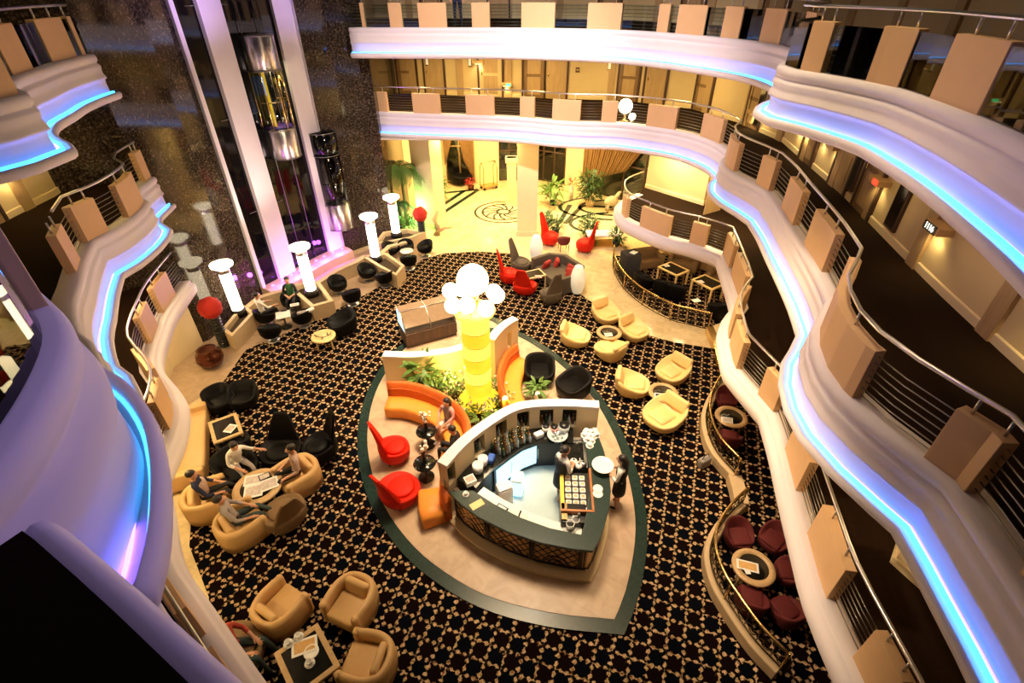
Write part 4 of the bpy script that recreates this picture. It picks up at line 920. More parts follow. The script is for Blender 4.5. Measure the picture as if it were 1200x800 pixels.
# lattice panels with fan motifs on the front
def lattice_panel(s0, s1):
    p = offset(bo, .012, 1); e = sub(p, s0, s1); a, b = e[0], e[-1]; w = (b-a).length; z0, z1 = .25, CT-.16-IZ
    m = MB(); m.sweep(e, [(0, z0), (.008, z0), (.008, z1), (0, z1)], 1); m.build('lattice_panel', 'bar_lattice', t)
    l = MB(); n = max(3, int(w/.14)); d = (b-a)
    nn = Vector((d.y, -d.x, 0)).normalized()*.042
    hh = z1-z0; k = -int(hh/.14)
    def clipline(x0, sg):
        P = []
        for zz in (z0, z1):
            x = x0+sg*(zz-z0); P.append((x, zz))
        (xa, za), (xb, zb) = P
        lo, hi = 0, 1
        if xa != xb:
            t0, t1 = sorted(((0-xa)/(xb-xa), (w-xa)/(xb-xa))); lo, hi = max(0, t0), min(1, t1)
        if hi-lo < .02: return
        A = a+d*((xa+(xb-xa)*lo)/w)+nn; B = a+d*((xa+(xb-xa)*hi)/w)+nn
        l.tube([(A.x, A.y, za+(zb-za)*lo), (B.x, B.y, za+(zb-za)*hi)], .011, 5)
    x = -hh
    while x < w+hh: clipline(x, 1); clipline(x, -1); x += .21
    m0 = a+d*.5+nn
    for r in (.15, .27): l.tube([(m0.x+d.x/w*r*math.cos(th), m0.y+d.y/w*r*math.cos(th), z0+r*math.sin(th)) for th in [PI*k/12 for k in range(13)]], .016, 5)
    for z in (z0, z1): l.tube([(v.x+nn.x, v.y+nn.y, z) for v in e], .02, 5)
    for v in (a, b): l.tube([(v.x+nn.x, v.y+nn.y, z0), (v.x+nn.x, v.y+nn.y, z1)], .02, 5)
    l.build('lattice_bars', 'black_plastic', t)
tot = arclen(bo)[-1]; k = 0; s = .1
while s+1.0 < tot: lattice_panel(s, s+.95); s += 1.02
# steel work surface just inside the counter
wsf = [Vector((v.x, v.y, 0)) for v in inner[:5]]; wso = offset(wsf, .42, -1)
t = thing('work_bench', 'low white work bench inside the front of the bar counter', 'bench', (0, 0, IZ))
wi = [(v.x, v.y) for v in offset(wsf, .40, -1)] ; 
wi = [(v.x, v.y) for v in offset(wsf, -.36 if True else 0, 1)]
MB().prism([(v.x, v.y) for v in offset(wsf, -.01, 1)]+wi[::-1], .74, .80).build('bench_top', 'white_ceramic', t)
MB().prism([(v.x, v.y) for v in offset(wsf, -.03, 1)]+[(v.x, v.y) for v in offset(wsf, -.33, 1)][::-1], .05, .735).build('cabinet', 'steel', t)
struct(MB().prism([(v.x, v.y) for v in pts([(556, 580), (600, 600), (660, 618), (684, 615), (686, 560), (670, 520), (640, 520), (600, 530), (560, 560)], IZ)], IZ, IZ+.006).build('floor_bar', 'bar_floor'), 'pale tiled floor inside the bar')
# back bar under the pierced wall
bb = offset(wp, .13, 1); e0, e1 = nearest_s(wp, at(541, 566, .9)), nearest_s(wp, at(671, 497, .9))
t = thing('back_bar', 'dark back bar counter along the pierced wall', 'bar counter', (0, 0, IZ))
P = sub(wp, e0, e1)
MB().sweep(P, [(.12, .86), (.64, .86), (.64, .91), (.12, .91)], 1).build('counter_top', 'table_black', t); MB().sweep(P, [(.13, .02), (.58, .02), (.58, .85), (.13, .85)], 1).build('cabinet', 'black_plastic', t)
def onbar(f, o, z=.91+IZ):
    a = sub(P, 0, arclen(P)[-1]*f+.001); v = offset(a, o, 1)[-1]; d = (a[-1]-a[-2]).normalized(); return Vector((v.x, v.y, z)), math.atan2(d.y, d.x)
# lit fridges
for k, f in enumerate((.32, .46, .60)):
    p, r = onbar(f, .60, IZ); 
    t = thing('display_fridge', ['glowing glass-door fridge at the left of the back bar', 'glowing glass-door fridge in the middle of the back bar', 'glowing glass-door fridge nearest the barmaid'][k], 'fridge', p, r, 'lit fridges under the back bar')
    fd = MB().box((0, .0, .43), (.60, .06, .80)).build('door_frame', 'black_plastic', t, .01); MB().box((0, -.034, .45), (.46, .012, .62)).build('glass_door', 'fridge_glow', fd); MB().tube([(.27, -.05, .3), (.27, -.05, .65)], .012).build('handle', 'steel', fd)
# bottles etc
bprof = [(.036, 0), (.038, .02), (.038, .17), (.03, .2), (.014, .23), (.013, .29), (.016, .295), (.016, .31)]
def mk_bottle(m):
    def f():
        t = thing('bottle', '', 'bottle'); MB().lathe(bprof[:6], n=10).build('body', m, t); MB().lathe([(.017, .285), (.017, .315)], n=8).build('cap', 'brass', t); return t
    return f
bk = {}
def put(key, make, loc, rz, label, group=None, scale=None):
    if key not in bk:
        o = make(); bk[key] = o; o.location = loc; o.rotation_euler = (0, 0, rz); o['label'] = label
        if group: o['group'] = group
        if scale: o.scale = scale
        return o
    o = dup(bk[key], loc, rz, label, group, scale)
    if not scale: o.scale = (1, 1, 1)
    return o
bn = {'bottle_green': 'dark green bottle in the crowd of bottles on the back bar', 'bottle_amber': 'amber bottle in the crowd of bottles on the back bar', 'bottle_clear': 'clear bottle in the crowd of bottles on the back bar'}
rnd = random.Random(3)
for i in range(48):
    f = .34+.34*rnd.random(); m = ('bottle_green', 'bottle_amber', 'bottle_clear')[i % 3]; f = .33+.33*(i/48)
    p, r = onbar(f, .2+.11*(i % 4)+.02*rnd.random()); put(m, mk_bottle(m), p, rnd.random()*6, bn[m], 'bottles on the back bar', (1, 1, .8+.4*rnd.random()))
for j, s in enumerate(op):
    for k in range(3):
        a = sub(wp, 0, s+(k-1)*.10)[-1]; m = ('bottle_clear', 'bottle_amber', 'bottle_green')[(j+k) % 3]
        put(m, mk_bottle(m), (a.x, a.y, IZ+.952), k, 'bottle standing in one of the openings of the pierced wall', 'bottles in the wall openings', (1, 1, .9+.1*k))
def mk_plate(r=.11, m='white_ceramic'):
    def f():
        t = thing('plate', '', 'plate'); MB().lathe([(r*.55, 0), (r, .018), (r, .024), (r*.6, .008), (.01, .006)], n=24).build('dish', m, t); return t
    return f
def mk_cup():
    t = thing('cup', '', 'cup'); MB().lathe([(.025, 0), (.04, .02), (.045, .075), (.04, .075), (.035, .02), (.01, .012)], n=16).build('bowl', 'white_ceramic', t)
    MB().tube([(.043, 0, .065), (.07, 0, .055), (.068, 0, .03), (.038, 0, .02)], .007, 6).build('handle', 'white_ceramic', t); MB().lathe([(.03, -.012), (.075, -.002), (.075, .003), (.03, .0)], n=20).build('saucer', 'white_ceramic', t); return t
rnd = random.Random(5)
for i, (px, py) in enumerate(((687, 506), (692, 507), (697, 506), (685, 510), (690, 511), (695, 512), (699, 510), (688, 515), (693, 517), (691, 522))):
    put('cup', mk_cup, at(px, py, CT+.012), i, 'white cup in the heap of crockery at the far end of the green counter', 'white crockery on the counter end', (1.3, 1.3, 1.2))
for i, (px, py) in enumerate(((700.5, 573), (700.5, 579))): put('plate', mk_plate(), at(px, py, CT), 0, ['upper of two white plates on the right side of the counter', 'lower of two white plates on the right side of the counter'][i], 'plates on the counter')
for i, (px, py) in enumerate(((667, 610), (674, 613), (668, 618))): put('ucup', mk_cup, at(px, py, .88), i, ['white jar at the left of three on the work bench corner', 'large white jar in the corner of the work bench', 'low white jar before the other two on the work bench'][i], 'white jars on the work bench', (2, 2, 2))
put('gcup', mk_cup, at(546, 579, CT+.012), 0, 'small white cup near the left corner of the counter', None)
def sheet(name, cat, px, z, w, d, rz, m, label, h=.008, group=None, child=None):
    p = at(px[0], px[1], z); t = thing(name, label, cat, p, rz, group); MB().box((0, 0, h/2), (w, d, h)).build('cover', m, t, .002)
    if child: MB().box((0, 0, h+.002), (w*.8, d*.7, .003)).build('printed_face', child, t)
    return t
sheet('menu_card', 'menu', (559, 591), CT, .30, .17, .6, 'cream_leather', 'pale yellow menu card lying on the front counter'); sheet('napkin_box', 'box', (551, 565), CT, .24, .22, .5, 'white_ceramic', 'white box with pink print at the left corner of the counter', .12, None, 'print_red')
sheet('tablet', 'tablet', (588, 596), .88, .26, .15, -.6, 'navy_cloth', 'dark framed white tray on the work bench', .03, None, 'white_ceramic')
sheet('paper_sheet', 'paper', (602, 601), .88, .30, .26, -.35, 'paper', 'left white sheet on the work bench', .004); sheet('paper_sheet', 'paper', (612, 605), .88, .18, .26, -.35, 'paper', 'right white sheet beside the larger one on the work bench', .004)
# pots, blender, machines on back bar
for f, o, nm, cat, lb, m, sc in ((.2, .35, 'ice_bucket', 'bucket', 'white ice bucket left of the bottles on the back bar', 'white_ceramic', 1.2), (.13, .4, 'mixing_bowl', 'bowl', 'pinkish bowl at the left of the back bar', 'white_ceramic', 1.3), (.80, .25, 'storage_jar', 'jar', 'white jar with dark lid at the right of the bottles', 'white_ceramic', 1.0), (.93, .3, 'storage_jar', 'jar', 'tall frosted jar at the right end of the back bar', 'bottle_clear', 1.4), (.86, .28, 'storage_jar', 'jar', 'pink lidded jar near the pile of glasses', 'pink_top', 1.0)):
    p, r = onbar(f, o); t = thing(nm, lb, cat, p, r); MB().lathe([(.07*sc, 0), (.09*sc, .02), (.10*sc, .18*sc), (.085*sc, .18*sc), (.07*sc, .03)], n=18).build('body', m, t)
    if nm == 'storage_jar': MB().lathe([(.09*sc, .18*sc), (.09*sc, .21*sc), (.02, .22*sc)], n=18).build('lid', 'black_plastic', t)
p, r = onbar(.88, .48); t = thing('glass_bowl', 'large glass bowl of upturned tumblers on the back bar', 'bowl', p, r); MB().lathe([(.1, 0), (.24, .08), (.26, .13), (.23, .12), (.09, .03)], n=24).build('bowl', 'bottle_clear', t)
for k in range(9): 
    a = k*2.4; rr = .06*math.sqrt(k); put('tum', lambda: (lambda t: (MB().lathe([(.035, 0), (.03, .09), (.02, .1)], n=12).build('glass', 'bottle_clear', t), t)[1])(thing('tumbler', '', 'glass')), (p.x+rr*math.cos(a), p.y+rr*math.sin(a), p.z+.05), 0, 'upturned tumbler in the large glass bowl', 'tumblers in the bowl')
for f, o, m, lb in ((.26, .42, 'blue_crate', 'small blue box at the left part of the back bar'), (.74, .42, 'white_ceramic', 'crumpled white cloth pack on the back bar')):
    p, r = onbar(f, o); t = thing('storage_box', lb, 'box', p, r+.4); MB().rbox((0, 0, .07), (.24, .16, .14), .03).build('body', m, t); MB().box((0, 0, .145), (.18, .1, .012)).build('lid', m, t)
# stacked crates below
for i, (px, py, m) in enumerate(((591, 586, 'white_ceramic'), (606, 575, 'fridge_glow'))):
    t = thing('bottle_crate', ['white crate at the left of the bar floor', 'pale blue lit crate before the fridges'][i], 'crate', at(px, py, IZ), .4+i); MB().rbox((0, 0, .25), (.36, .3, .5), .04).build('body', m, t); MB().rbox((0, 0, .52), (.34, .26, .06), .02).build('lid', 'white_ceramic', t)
# sink and pastry case along the right arm
a = at(668, 497, .9); b_ = at(673, 590, .9); dvec = (b_-a).normalized(); rz = math.atan2(dvec.y, dvec.x)+PI/2
def rarm(px, py, z=.95): return at(px, py, z)
t = thing('sink_unit', 'steel sink unit with a dark basin behind the right side of the counter', 'sink', rarm(676, 534, IZ), rz)
p = rarm(672, 531, .9); t.location = (p.x, p.y, IZ)
MB().box((0, 0, .42), (.62, .95, .84)).build('cabinet', 'steel', t); m = MB(); m.box((0, -.44, .87), (.62, .08, .05)); m.box((0, .44, .87), (.62, .08, .05)); m.box((-.28, 0, .87), (.06, .8, .05)); m.box((.28, 0, .87), (.06, .8, .05)); m.build('worktop', 'steel', t)
MB().rbox((0, .02, .855), (.48, .62, .03), .014).build('basin', 'table_black', t); MB().tube([(.25, .1, .88), (.25, .1, 1.12), (.12, .08, 1.16), (.05, .07, 1.1)], .014).build('tap', 'steel', t)
p = rarm(675, 576, 1.0); t = thing('pastry_case', 'pastry display full of white packets with a red end beside the counter', 'display case', (p.x, p.y, IZ), rz)
MB().box((0, 0, .44), (.66, 1.15, .88)).build('cabinet', 'black_plastic', t); m = MB(); m.box((0, -.58, .97), (.70, .05, .2)); m.box((.33, 0, .97), (.05, 1.15, .2)); m.build('red_rim', 'brick_copper', t); MB().box((-.31, 0, .95), (.08, 1.15, .12)).build('yellow_edge', 'yellow_box', t)
p0 = p; ca, sa = math.cos(rz), math.sin(rz); n = 0
for i in range(3):
    for j in range(6):
        lx, ly = -.17+.16*i, -.45+.17*j; n += 1
        put('pack', lambda: (lambda t: (MB().rbox((0, 0, .03), (.13, .13, .06), .02).build('wrapper', 'white_ceramic', t), MB().box((0, 0, .062), (.07, .06, .004)).build('printed_label', 'pastry', t), t)[2])(thing('pastry_pack', '', 'pastry pack')), (p0.x+lx*ca-ly*sa, p0.y+lx*sa+ly*ca, IZ+.88), rz, 'white wrapped pastry in the rows of the display case', 'pastries in the display case')
for i, (px, py) in enumerate(((672, 543), (678, 548), (683, 546))):
    t = thing('teapot', ['left of three pots on the steel drainer', 'middle of three pots on the steel drainer', 'right of three pots on the steel drainer'][i], 'pot', at(px, py, .95), i, 'pots on the drainer'); MB().lathe([(.06, 0), (.09, .04), (.08, .11), (.03, .14)], n=16).build('body', 'white_ceramic' if i < 2 else 'steel', t); MB().lathe([(.03, .138), (.02, .16)], n=10).build('lid', 'black_plastic', t); MB().tube([(.08, 0, .05), (.14, 0, .09), (.15, 0, .12)], .012, 6).build('spout', 'white_ceramic', t)
# register at lower right
p = at(672, 603, .95); t = thing('coffee_machine', 'black coffee machine in the lower right corner of the bar', 'machine', (p.x, p.y, IZ), rz)
MB().rbox((0, 0, .48), (.55, .5, .95), .03).build('body', 'black_plastic', t); MB().box((-.2, 0, .98), (.12, .4, .06)).build('cup_rail', 'brass', t); MB().tube([(.1, -.1, .95), (.1, -.1, 1.08)], .03).build('grinder', 'steel', t)
# cream low walls by the column
def low_wall(label, P, z1, th=.13, name='partition_wall', window=None):
    p = smooth_path([(v.x, v.y) for v in pts(P, z1)], .15); c = p[0]; t = thing(name, label, 'partition', (c.x, c.y, IZ)); q = [v-c for v in p]; L = arclen(q)[-1]; h = z1-IZ
    if window:
        w0, w1, za, zb = window; m = MB()
        for a, b, z0, zz in ((0, w0*L, 0, h-.05), (w1*L, L, 0, h-.05), (w0*L, w1*L, 0, za), (w0*L, w1*L, zb, h-.05)): m.sweep(sub(q, a, b), [(-th, z0), (th, z0), (th, zz), (-th, zz)], 1)
        m.build('wall_body', 'cream_wall', t)
    else: MB().sweep(q, [(-th, 0), (th, 0), (th, h-.05), (-th, h-.05)], 1).build('wall_body', 'cream_wall', t)
    MB().sweep(q, [(-th-.015, h-.05), (th+.015, h-.05), (th+.015, h), (-th-.015, h)], 1).build('coping', 'plaster', t)
    return t
low_wall('curved cream low wall behind the left orange sofa', [(449, 414), (480, 415), (505, 413), (530, 409), (556, 401)], 1.12)
low_wall('tall cream wall with one opening beside the right orange sofa', [(575, 397), (583, 387), (592, 379), (604, 372)], 1.75, .12, window=(.62, .80, .75, 1.4))
sheet('floor_lamp_panel', 'panel', (474, 440), IZ, .2, .2, .2, 'lantern', 'small white lit panel at the foot of the cream low wall', .03)
# display cooler
kc = [at(478, 409, IZ), at(536, 393, IZ)]; d = (kc[1]-kc[0]); w = d.length; rz = math.atan2(d.y, d.x); c = (kc[0]+kc[1])/2
t = thing('display_cooler', 'long display cooler with a sloping glass top at the upper end of the island', 'display case', c, rz)
MB().box((0, .45, .30), (w, .82, .60)).build('cabinet', 'dark_wood', t, .01); MB().box((0, .02, .35), (w+.02, .06, .42)).build('front_panel', 'dark_wood', t, .01)
prof = [(0.05, .62), (.05, .80), (.45, 1.22), (.86, 1.22), (.86, .62)]
for nm, x0, x1, m in (('glass_top', -w/2+.03, w/2-.03, 'cooler_top'),):
    mb = MB(); 
    for (y0, z0), (y1, z1) in zip(prof[1:3], prof[2:4]): mb.add([(x0, y0, z0), (x1, y0, z0), (x1, y1, z1), (x0, y1, z1), (x0, y0, z0-.02), (x1, y0, z0-.02), (x1, y1, z1-.02), (x0, y1, z1-.02)], [(0, 1, 2, 3), (7, 6, 5, 4), (0, 4, 5, 1), (1, 5, 6, 2), (2, 6, 7, 3), (3, 7, 4, 0)])
    mb.build(nm, m, t)
mb = MB()
for x in (-w/2, 0, w/2): mb.tube([(x, .05, .6), (x, .05, .8), (x, .45, 1.22), (x, .86, 1.22), (x, .86, .6)], .018, 6)
mb.tube([(-w/2, .45, 1.22), (w/2, .45, 1.22)], .018, 6)
mb.build('frame', 'steel', t)
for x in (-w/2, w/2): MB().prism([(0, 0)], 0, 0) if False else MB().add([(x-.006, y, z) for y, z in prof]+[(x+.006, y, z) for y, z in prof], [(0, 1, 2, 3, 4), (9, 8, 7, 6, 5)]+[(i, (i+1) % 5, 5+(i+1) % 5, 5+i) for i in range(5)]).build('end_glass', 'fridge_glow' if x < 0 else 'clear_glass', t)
# ================================================================== LAMPS
p = at(562, 474, IZ); t = thing('glowing_column_lamp', 'giant glowing yellow column lamp crowned by white globes', 'lamp', p)
MB().lathe([(.86, 0), (.86, .10), (.72, .16), (.70, .2)], n=40).build('plinth', 'copper_pot', t)
MB().lathe([(.58, .18), (.60, .24), (.50, .36), (.40, .50), (.38, .58)], n=36).build('flared_base', 'amber_glow', t)
z = .58; k = 0
while z < 3.05:
    MB().lathe([(.34, z), (.375, z+.03), (.38, z+.2), (.375, z+.38), (.34, z+.41)], n=32).build('glowing_ring', 'amber_bright' if k % 2 else 'amber_glow', t)
    MB().lathe([(.345, z+.40), (.345, z+.425)], n=32).build('ring_band', 'brass', t); z += .42; k += 1
MB().lathe([(.36, 3.10), (.52, 3.2), (.55, 3.28), (.40, 3.36), (.3, 3.4)], n=32).build('crown', 'amber_bright', t)
for k in range(8):
    a = 2*PI*k/8+.59; r = .60; x, y = r*math.cos(a), r*math.sin(a); zz = 3.62+(.16 if k % 2 else 0)
    MB().ball((x, y, zz), .21, 16, 10).build('globe', 'globe_glow', t); MB().tube([(x*.5, y*.5, 3.3), (x*.85, y*.85, zz-.2)], .03).build('globe_arm', 'brass', t)
MB().ball((0, 0, 4.15), .40, 22, 14).build('large_globe', 'globe_glow', t); MB().tube([(0, 0, 3.35), (0, 0, 3.75)], .12).build('stem', 'brass', t)
for k in range(4): lamp('POINT', (1.0*math.cos(k*PI/2+.9), 1.0*math.sin(k*PI/2+.9), .75), 60, (1, .66, .14), .08, parent=t)  # unseen points added round the plinth to brighten the low cream walls
lamp('POINT', (0, 0, 5.2), 190, (1, .72, .40), .4, parent=t)
def column_lamp(base, hgt, label, z0=.45):
    p = at(base[0], base[1], z0); t = thing('column_lamp', label, 'lamp', p, 0, 'white column lamps on the terrace')
    MB().lathe([(.26, 0), (.26, .16), (.2, .24)], n=24).build('base', 'black_plastic', t); MB().lathe([(.19, .22), (.19, hgt-.35)], n=24).build('light_tube', 'glow_white', t)
    MB().lathe([(.2, hgt-.36), (.21, hgt-.27), (.2, hgt-.2)], n=24).build('collar', 'steel', t); MB().lathe([(.2, hgt-.2), (.36, hgt-.1), (.37, hgt-.02), (.25, hgt), (.02, hgt+.01)], n=28).build('disc_cap', 'glow_white', t); return t
column_lamp((281, 368), 2.05, 'white glowing column lamp at the left end of the terrace'); column_lamp((366, 345), 2.05, 'white glowing column lamp in the stone planter near the seated group')
column_lamp((441, 305), 2.05, 'white glowing column lamp in the middle planter'); column_lamp((465, 277), 1.95, 'white glowing column lamp at the foot of the granite corner')
def lantern(px, label):
    t = thing('floor_lantern', label, 'lamp', at(px[0], px[1], .01), 0, 'white ribbed floor lanterns'); P = []
    for i in range(25):
        q = i/24; r = .10+.20*math.sin(PI*min(1, .12+q*.8))**.8; P += [(r, .08+1.12*q), (r-.012, .08+1.12*q+.025)]
    MB().lathe(P, n=24).build('shade', 'lantern', t); MB().lathe([(.12, 0), (.12, .09)], n=18).build('base', 'black_plastic', t); lamp('POINT', (0, 0, .7), 4, (1, .8, .5), .2, parent=t)
lantern((628, 306), 'white ribbed floor lantern behind the grey sofa'); lantern((676, 344), 'white ribbed floor lantern at the right front of the grey sofa')
# stone planter walls of the terrace
def planter(label, P, z1=.62, th=.07):
    v = pts(P, z1); c = sum(v, Vector())/len(v); t = thing('stone_planter', label, 'planter', (c.x, c.y, 0), 0, 'stone planters on the terrace'); q = [Vector((w.x-c.x, w.y-c.y, 0)) for w in v]
    ring = q+[q[0]]
    MB().sweep(ring, [(-th, 0), (th, 0), (th, z1), (-th, z1)], 1).build('wall', 'stone', t); MB().prism([(w.x*.98, w.y*.98) for w in q], .02, z1-.2).build('soil', 'soil', t); return t
planter('stone planter holding the lamp next to the seated group', [(342, 337), (366, 358), (388, 352), (372, 330), (352, 332)])
planter('stone planter holding the middle lamp', [(427, 300), (446, 312), (464, 321), (472, 311), (452, 297)])
planter('stone planter holding the lamp at the left end of the terrace', [(262, 385), (272, 392), (296, 366), (284, 358)])
planter('stone planter below the lamp at the granite corner', [(440, 285), (480, 278), (496, 272), (478, 268), (450, 272)])
def bench_wall(label, P, z1=.6, th=.09):
    v = pts(P, z1); t = thing('terrace_wall', label, 'low wall', (v[0].x, v[0].y, 0), 0, 'low stone walls of the terrace'); MB().sweep([Vector((w.x-v[0].x, w.y-v[0].y, 0)) for w in v], [(-th, 0), (th, 0), (th, z1-.04), (-th, z1-.04)], 1).build('wall_body', 'stone', t); MB().sweep([Vector((w.x-v[0].x, w.y-v[0].y, 0)) for w in v], [(-th-.02, z1-.04), (th+.02, z1-.04), (th+.02, z1), (-th-.02, z1)], 1).build('coping', 'stone', t)
bench_wall('low stone wall behind the people in green and white', [(286, 362), (303, 348), (330, 340), (350, 331)]); bench_wall('low stone wall between the two lamp planters', [(372, 331), (395, 316), (418, 306), (428, 299)]); bench_wall('low stone wall behind the chair tucked by the planter', [(447, 296), (456, 288), (476, 283)])
# topiaries
def topiary(px, label, h, r, spiral, bowl=False):
    t = thing('ball_topiary', label, 'topiary', at(px[0], px[1], .01), 0, 'red ball topiaries'); m = MB().ball((0, 0, h+r*.8), r, 22, 14); rn = random.Random(2)
    m.v = [tuple(Vector(v)+(Vector(v)-Vector((0, 0, h+r*.8)))*rn.uniform(-.07, .07)) for v in m.v]; m.build('flower_ball', 'red_ball', t)
    if spiral:
        MB().lathe([(x, z) for k in range(int(h/.11)) for x, z in ((.13, k*.11+.0), (.19, k*.11+.055), (.13, k*.11+.11))], n=20).build('spiral_stem', 'black_plastic', t)
    else: MB().lathe([(.26, 0), (.24, .1), (.22, h-.1), (.24, h)], n=20).build('pedestal', 'black_plastic', t)
topiary((496, 284), 'red ball topiary on a black spiral stem near the pillar', 1.15, .34, True); topiary((264, 405), 'dark red ball topiary on a black spiral column at the left', 1.25, .36, True)
t = thing('copper_vase', 'round dark copper pot standing on the stone floor at the left', 'pot', at(250, 428, .01)); MB().lathe([(.18, 0), (.34, .12), (.42, .32), (.38, .52), (.28, .62), (.30, .66), (.24, .64)], n=28).build('body', 'copper_pot', t); MB().lathe([(.25, .60), (.02, .62)], n=20).build('soil', 'soil', t)
# ================================================================== TABLES' CONTENTS
def flower_table(px, label):
    t = thing('pedestal_table', label, 'side table', at(px[0], px[1], IZ), 0, 'black pedestal tables'); MB().lathe([(.20, 0), (.2, .03), (.04, .06), (.03, .50)], n=20).build('pedestal', 'black_plastic', t); MB().lathe([(.27, .50), (.28, .52), (.27, .54), (.02, .545)], n=28).build('table_top', 'table_black', t)
    p = at(px[0], px[1], IZ); v = thing('flower_vase', 'tall vase of white flowers on the '+label, 'flowers', (p.x, p.y, IZ+.545), 0, 'white flower vases'); MB().lathe([(.05, 0), (.05, .02), (.04, .25), (.06, .4), (.05, .42)], n=14).build('vase', 'black_plastic', v); m = MB(); rn = random.Random(px[0])
    for k in range(12): m.ball((rn.uniform(-.13, .13), rn.uniform(-.13, .13), .5+rn.uniform(-.08, .14)), rn.uniform(.03, .055), 8, 6)
    m.build('blossoms', 'flower', v); m = MB()
    for k in range(8): m.tube([(0, 0, .4), (rn.uniform(-.12, .12), rn.uniform(-.12, .12), .55)], .008, 4)
    m.build('stems', 'leaf_dark', v)
flower_table((502, 521), 'black pedestal table by the seated woman'); flower_table((500, 559), 'black pedestal table between the two red chairs')
t = thing('pedestal_table', 'white topped pedestal table between the people on the terrace', 'side table', at(336, 383, .01)); MB().lathe([(.2, 0), (.2, .03), (.04, .06), (.03, .48)], n=20).build('pedestal', 'black_plastic', t); MB().rbox((0, 0, .52), (.5, .5, .05), .02, .4).build('table_top', 'white_ceramic', t)
sheet('phone', 'phone', (333, 364), .55, .2, .12, .3, 'black_plastic', 'black device on the white pedestal table', .01)
t = thing('pedestal_table', 'small round glass table between black chairs by the middle lamp', 'side table', at(478, 305, .01)); MB().lathe([(.2, 0), (.2, .03), (.03, .05), (.03, .46)], n=20).build('pedestal', 'steel', t); MB().lathe([(.3, .46), (.3, .48)], n=28).build('table_top', 'white_ceramic', t)
TT = .512
MG = 'magazines on the coffee tables'
sheet('magazine', 'magazine', (713, 392), TT, .26, .2, .1, 'white_ceramic', 'white magazine with dark picture on the upper round table', .008, MG, 'paper_print'); sheet('magazine', 'magazine', (774, 464), TT, .34, .24, -.2, 'paper', 'magazine on the lower round table between cream chairs', .008, MG, 'navy_cloth'); sheet('magazine', 'magazine', (852, 492), TT, .3, .22, -.3, 'paper', 'magazine on the round table behind the brass railing', .008, MG, 'paper_print')
sheet('magazine', 'magazine', (876, 663), TT+.05, .42, .22, -.3, 'paper', 'white leaflet on the table ringed by velvet chairs', .008, MG, 'pastry'); sheet('coaster', 'coaster', (876, 670), TT+.05, .1, .1, 0, 'white_ceramic', 'small white coaster below the leaflet on the velvet chairs table', .012)
sheet('brochure', 'brochure', (270, 502), TT, .24, .30, -.2, 'white_ceramic', 'red and white brochure on the framed table by the long sofa', .008, MG, 'print_red'); sheet('brochure', 'brochure', (631, 324), TT, .28, .24, 0, 'pink_top', 'pink brochure on the small framed table', .008, MG, 'print_red')
for i, (px, w, d, r, m, lb) in enumerate((((297, 562), .42, .32, .25, 'paper', 'white newspaper at the upper left of the newspaper table'), ((297, 575), .42, .40, .3, 'white_ceramic', 'white newspaper with dark photo at the lower left of the newspaper table'), ((315, 567), .42, .36, .5, 'paper', 'open newspaper at the right of the newspaper table'), ((310, 558), .26, .2, .6, 'black_plastic', 'dark folded newspaper at the back of the newspaper table'))):
    sheet('newspaper', 'newspaper', px, TT+.03+i*.003, w, d, r, m, lb, .006, 'newspapers on the table', 'paper_print')
# snacks on the big table
sheet('serving_tray', 'tray', (357, 757), TT, .44, .28, .35, 'paper', 'white tray of snacks on the large framed table', .015, None, 'pastry')
for px, lb in (((365, 764), 'white plate beside the snack tray'),): put('plate', mk_plate(), at(px[0], px[1], TT), 0, lb, None, (1.2, 1.2, 1))
for px, lb in (((350, 746), 'white cup behind the snack tray'), ((338, 754), 'glass at the left of the snack tray'), ((363, 777), 'blue and white cup near the centre of the large framed table')): put('cup', mk_cup, at(px[0], px[1], TT+.015), 0, lb, None, (1.2, 1.2, 1.2))
# ================================================================== BRASS AND IRON RAILINGS
def iron_rail(label, P, z0, h, kerb=None, m='gilt_iron', dens=.30, kerb_label=None):
    v = [Vector((q.x, q.y, 0)) for q in pts(P, 0)]; p = smooth_path([(q.x, q.y) for q in v], .12); c = p[0]
    if kerb: struct(MB().sweep(p, [(-.11, 0), (-.11, kerb-.02), (-.09, kerb), (.09, kerb), (.11, kerb-.02), (.11, 0)], 1).build('trim_kerb', 'stone'), kerb_label)
    t = thing('ornamental_railing', label, 'railing', (c.x, c.y, z0), 0, 'ornamental railings'); q = [w-c for w in p]; L = arclen(q)[-1]
    up = lambda path, z: [Vector((w.x, w.y, z)) for w in path]
    MB().tube(up(q, h), .03, 8).build('handrail', 'brass', t); MB().tube(up(q, .06), .018, 6).build('bottom_rail', m, t)
    n = max(2, int(L/1.3)); 
    for k in range(n+1):
        w = sub(q, 0, L*k/n+.0005)[-1]; MB().tube([(w.x, w.y, 0), (w.x, w.y, h+.03)], .024, 8).build('post', 'brass', t)
    mb = MB(); s = 0; k = 0
    while s < L-.1:
        w = sub(q, 0, s+dens/2)[-1]; d = (sub(q, 0, min(L, s+dens/2+.05))[-1]-w); d = d.normalized() if d.length > 1e-6 else Vector((1, 0, 0))
        for sg in (1, -1):
            P2 = []
            for i in range(15):
                a = i/14*PI*2.4; r = dens*.46*(1-i/18); P2.append((w.x+d.x*r*math.cos(a)*sg, w.y+d.y*r*math.cos(a)*sg, .06+(h-.06)*(.5+sg*.25)+r*.85*math.sin(a)))
            mb.tube(P2, .012, 5)
        mb.tube([(w.x+d.x*dens*.5, w.y+d.y*dens*.5, .05), (w.x+d.x*dens*.5, w.y+d.y*dens*.5, h)], .010, 5)
        s += dens; k += 1
    mb.build('scrollwork', m, t); return t
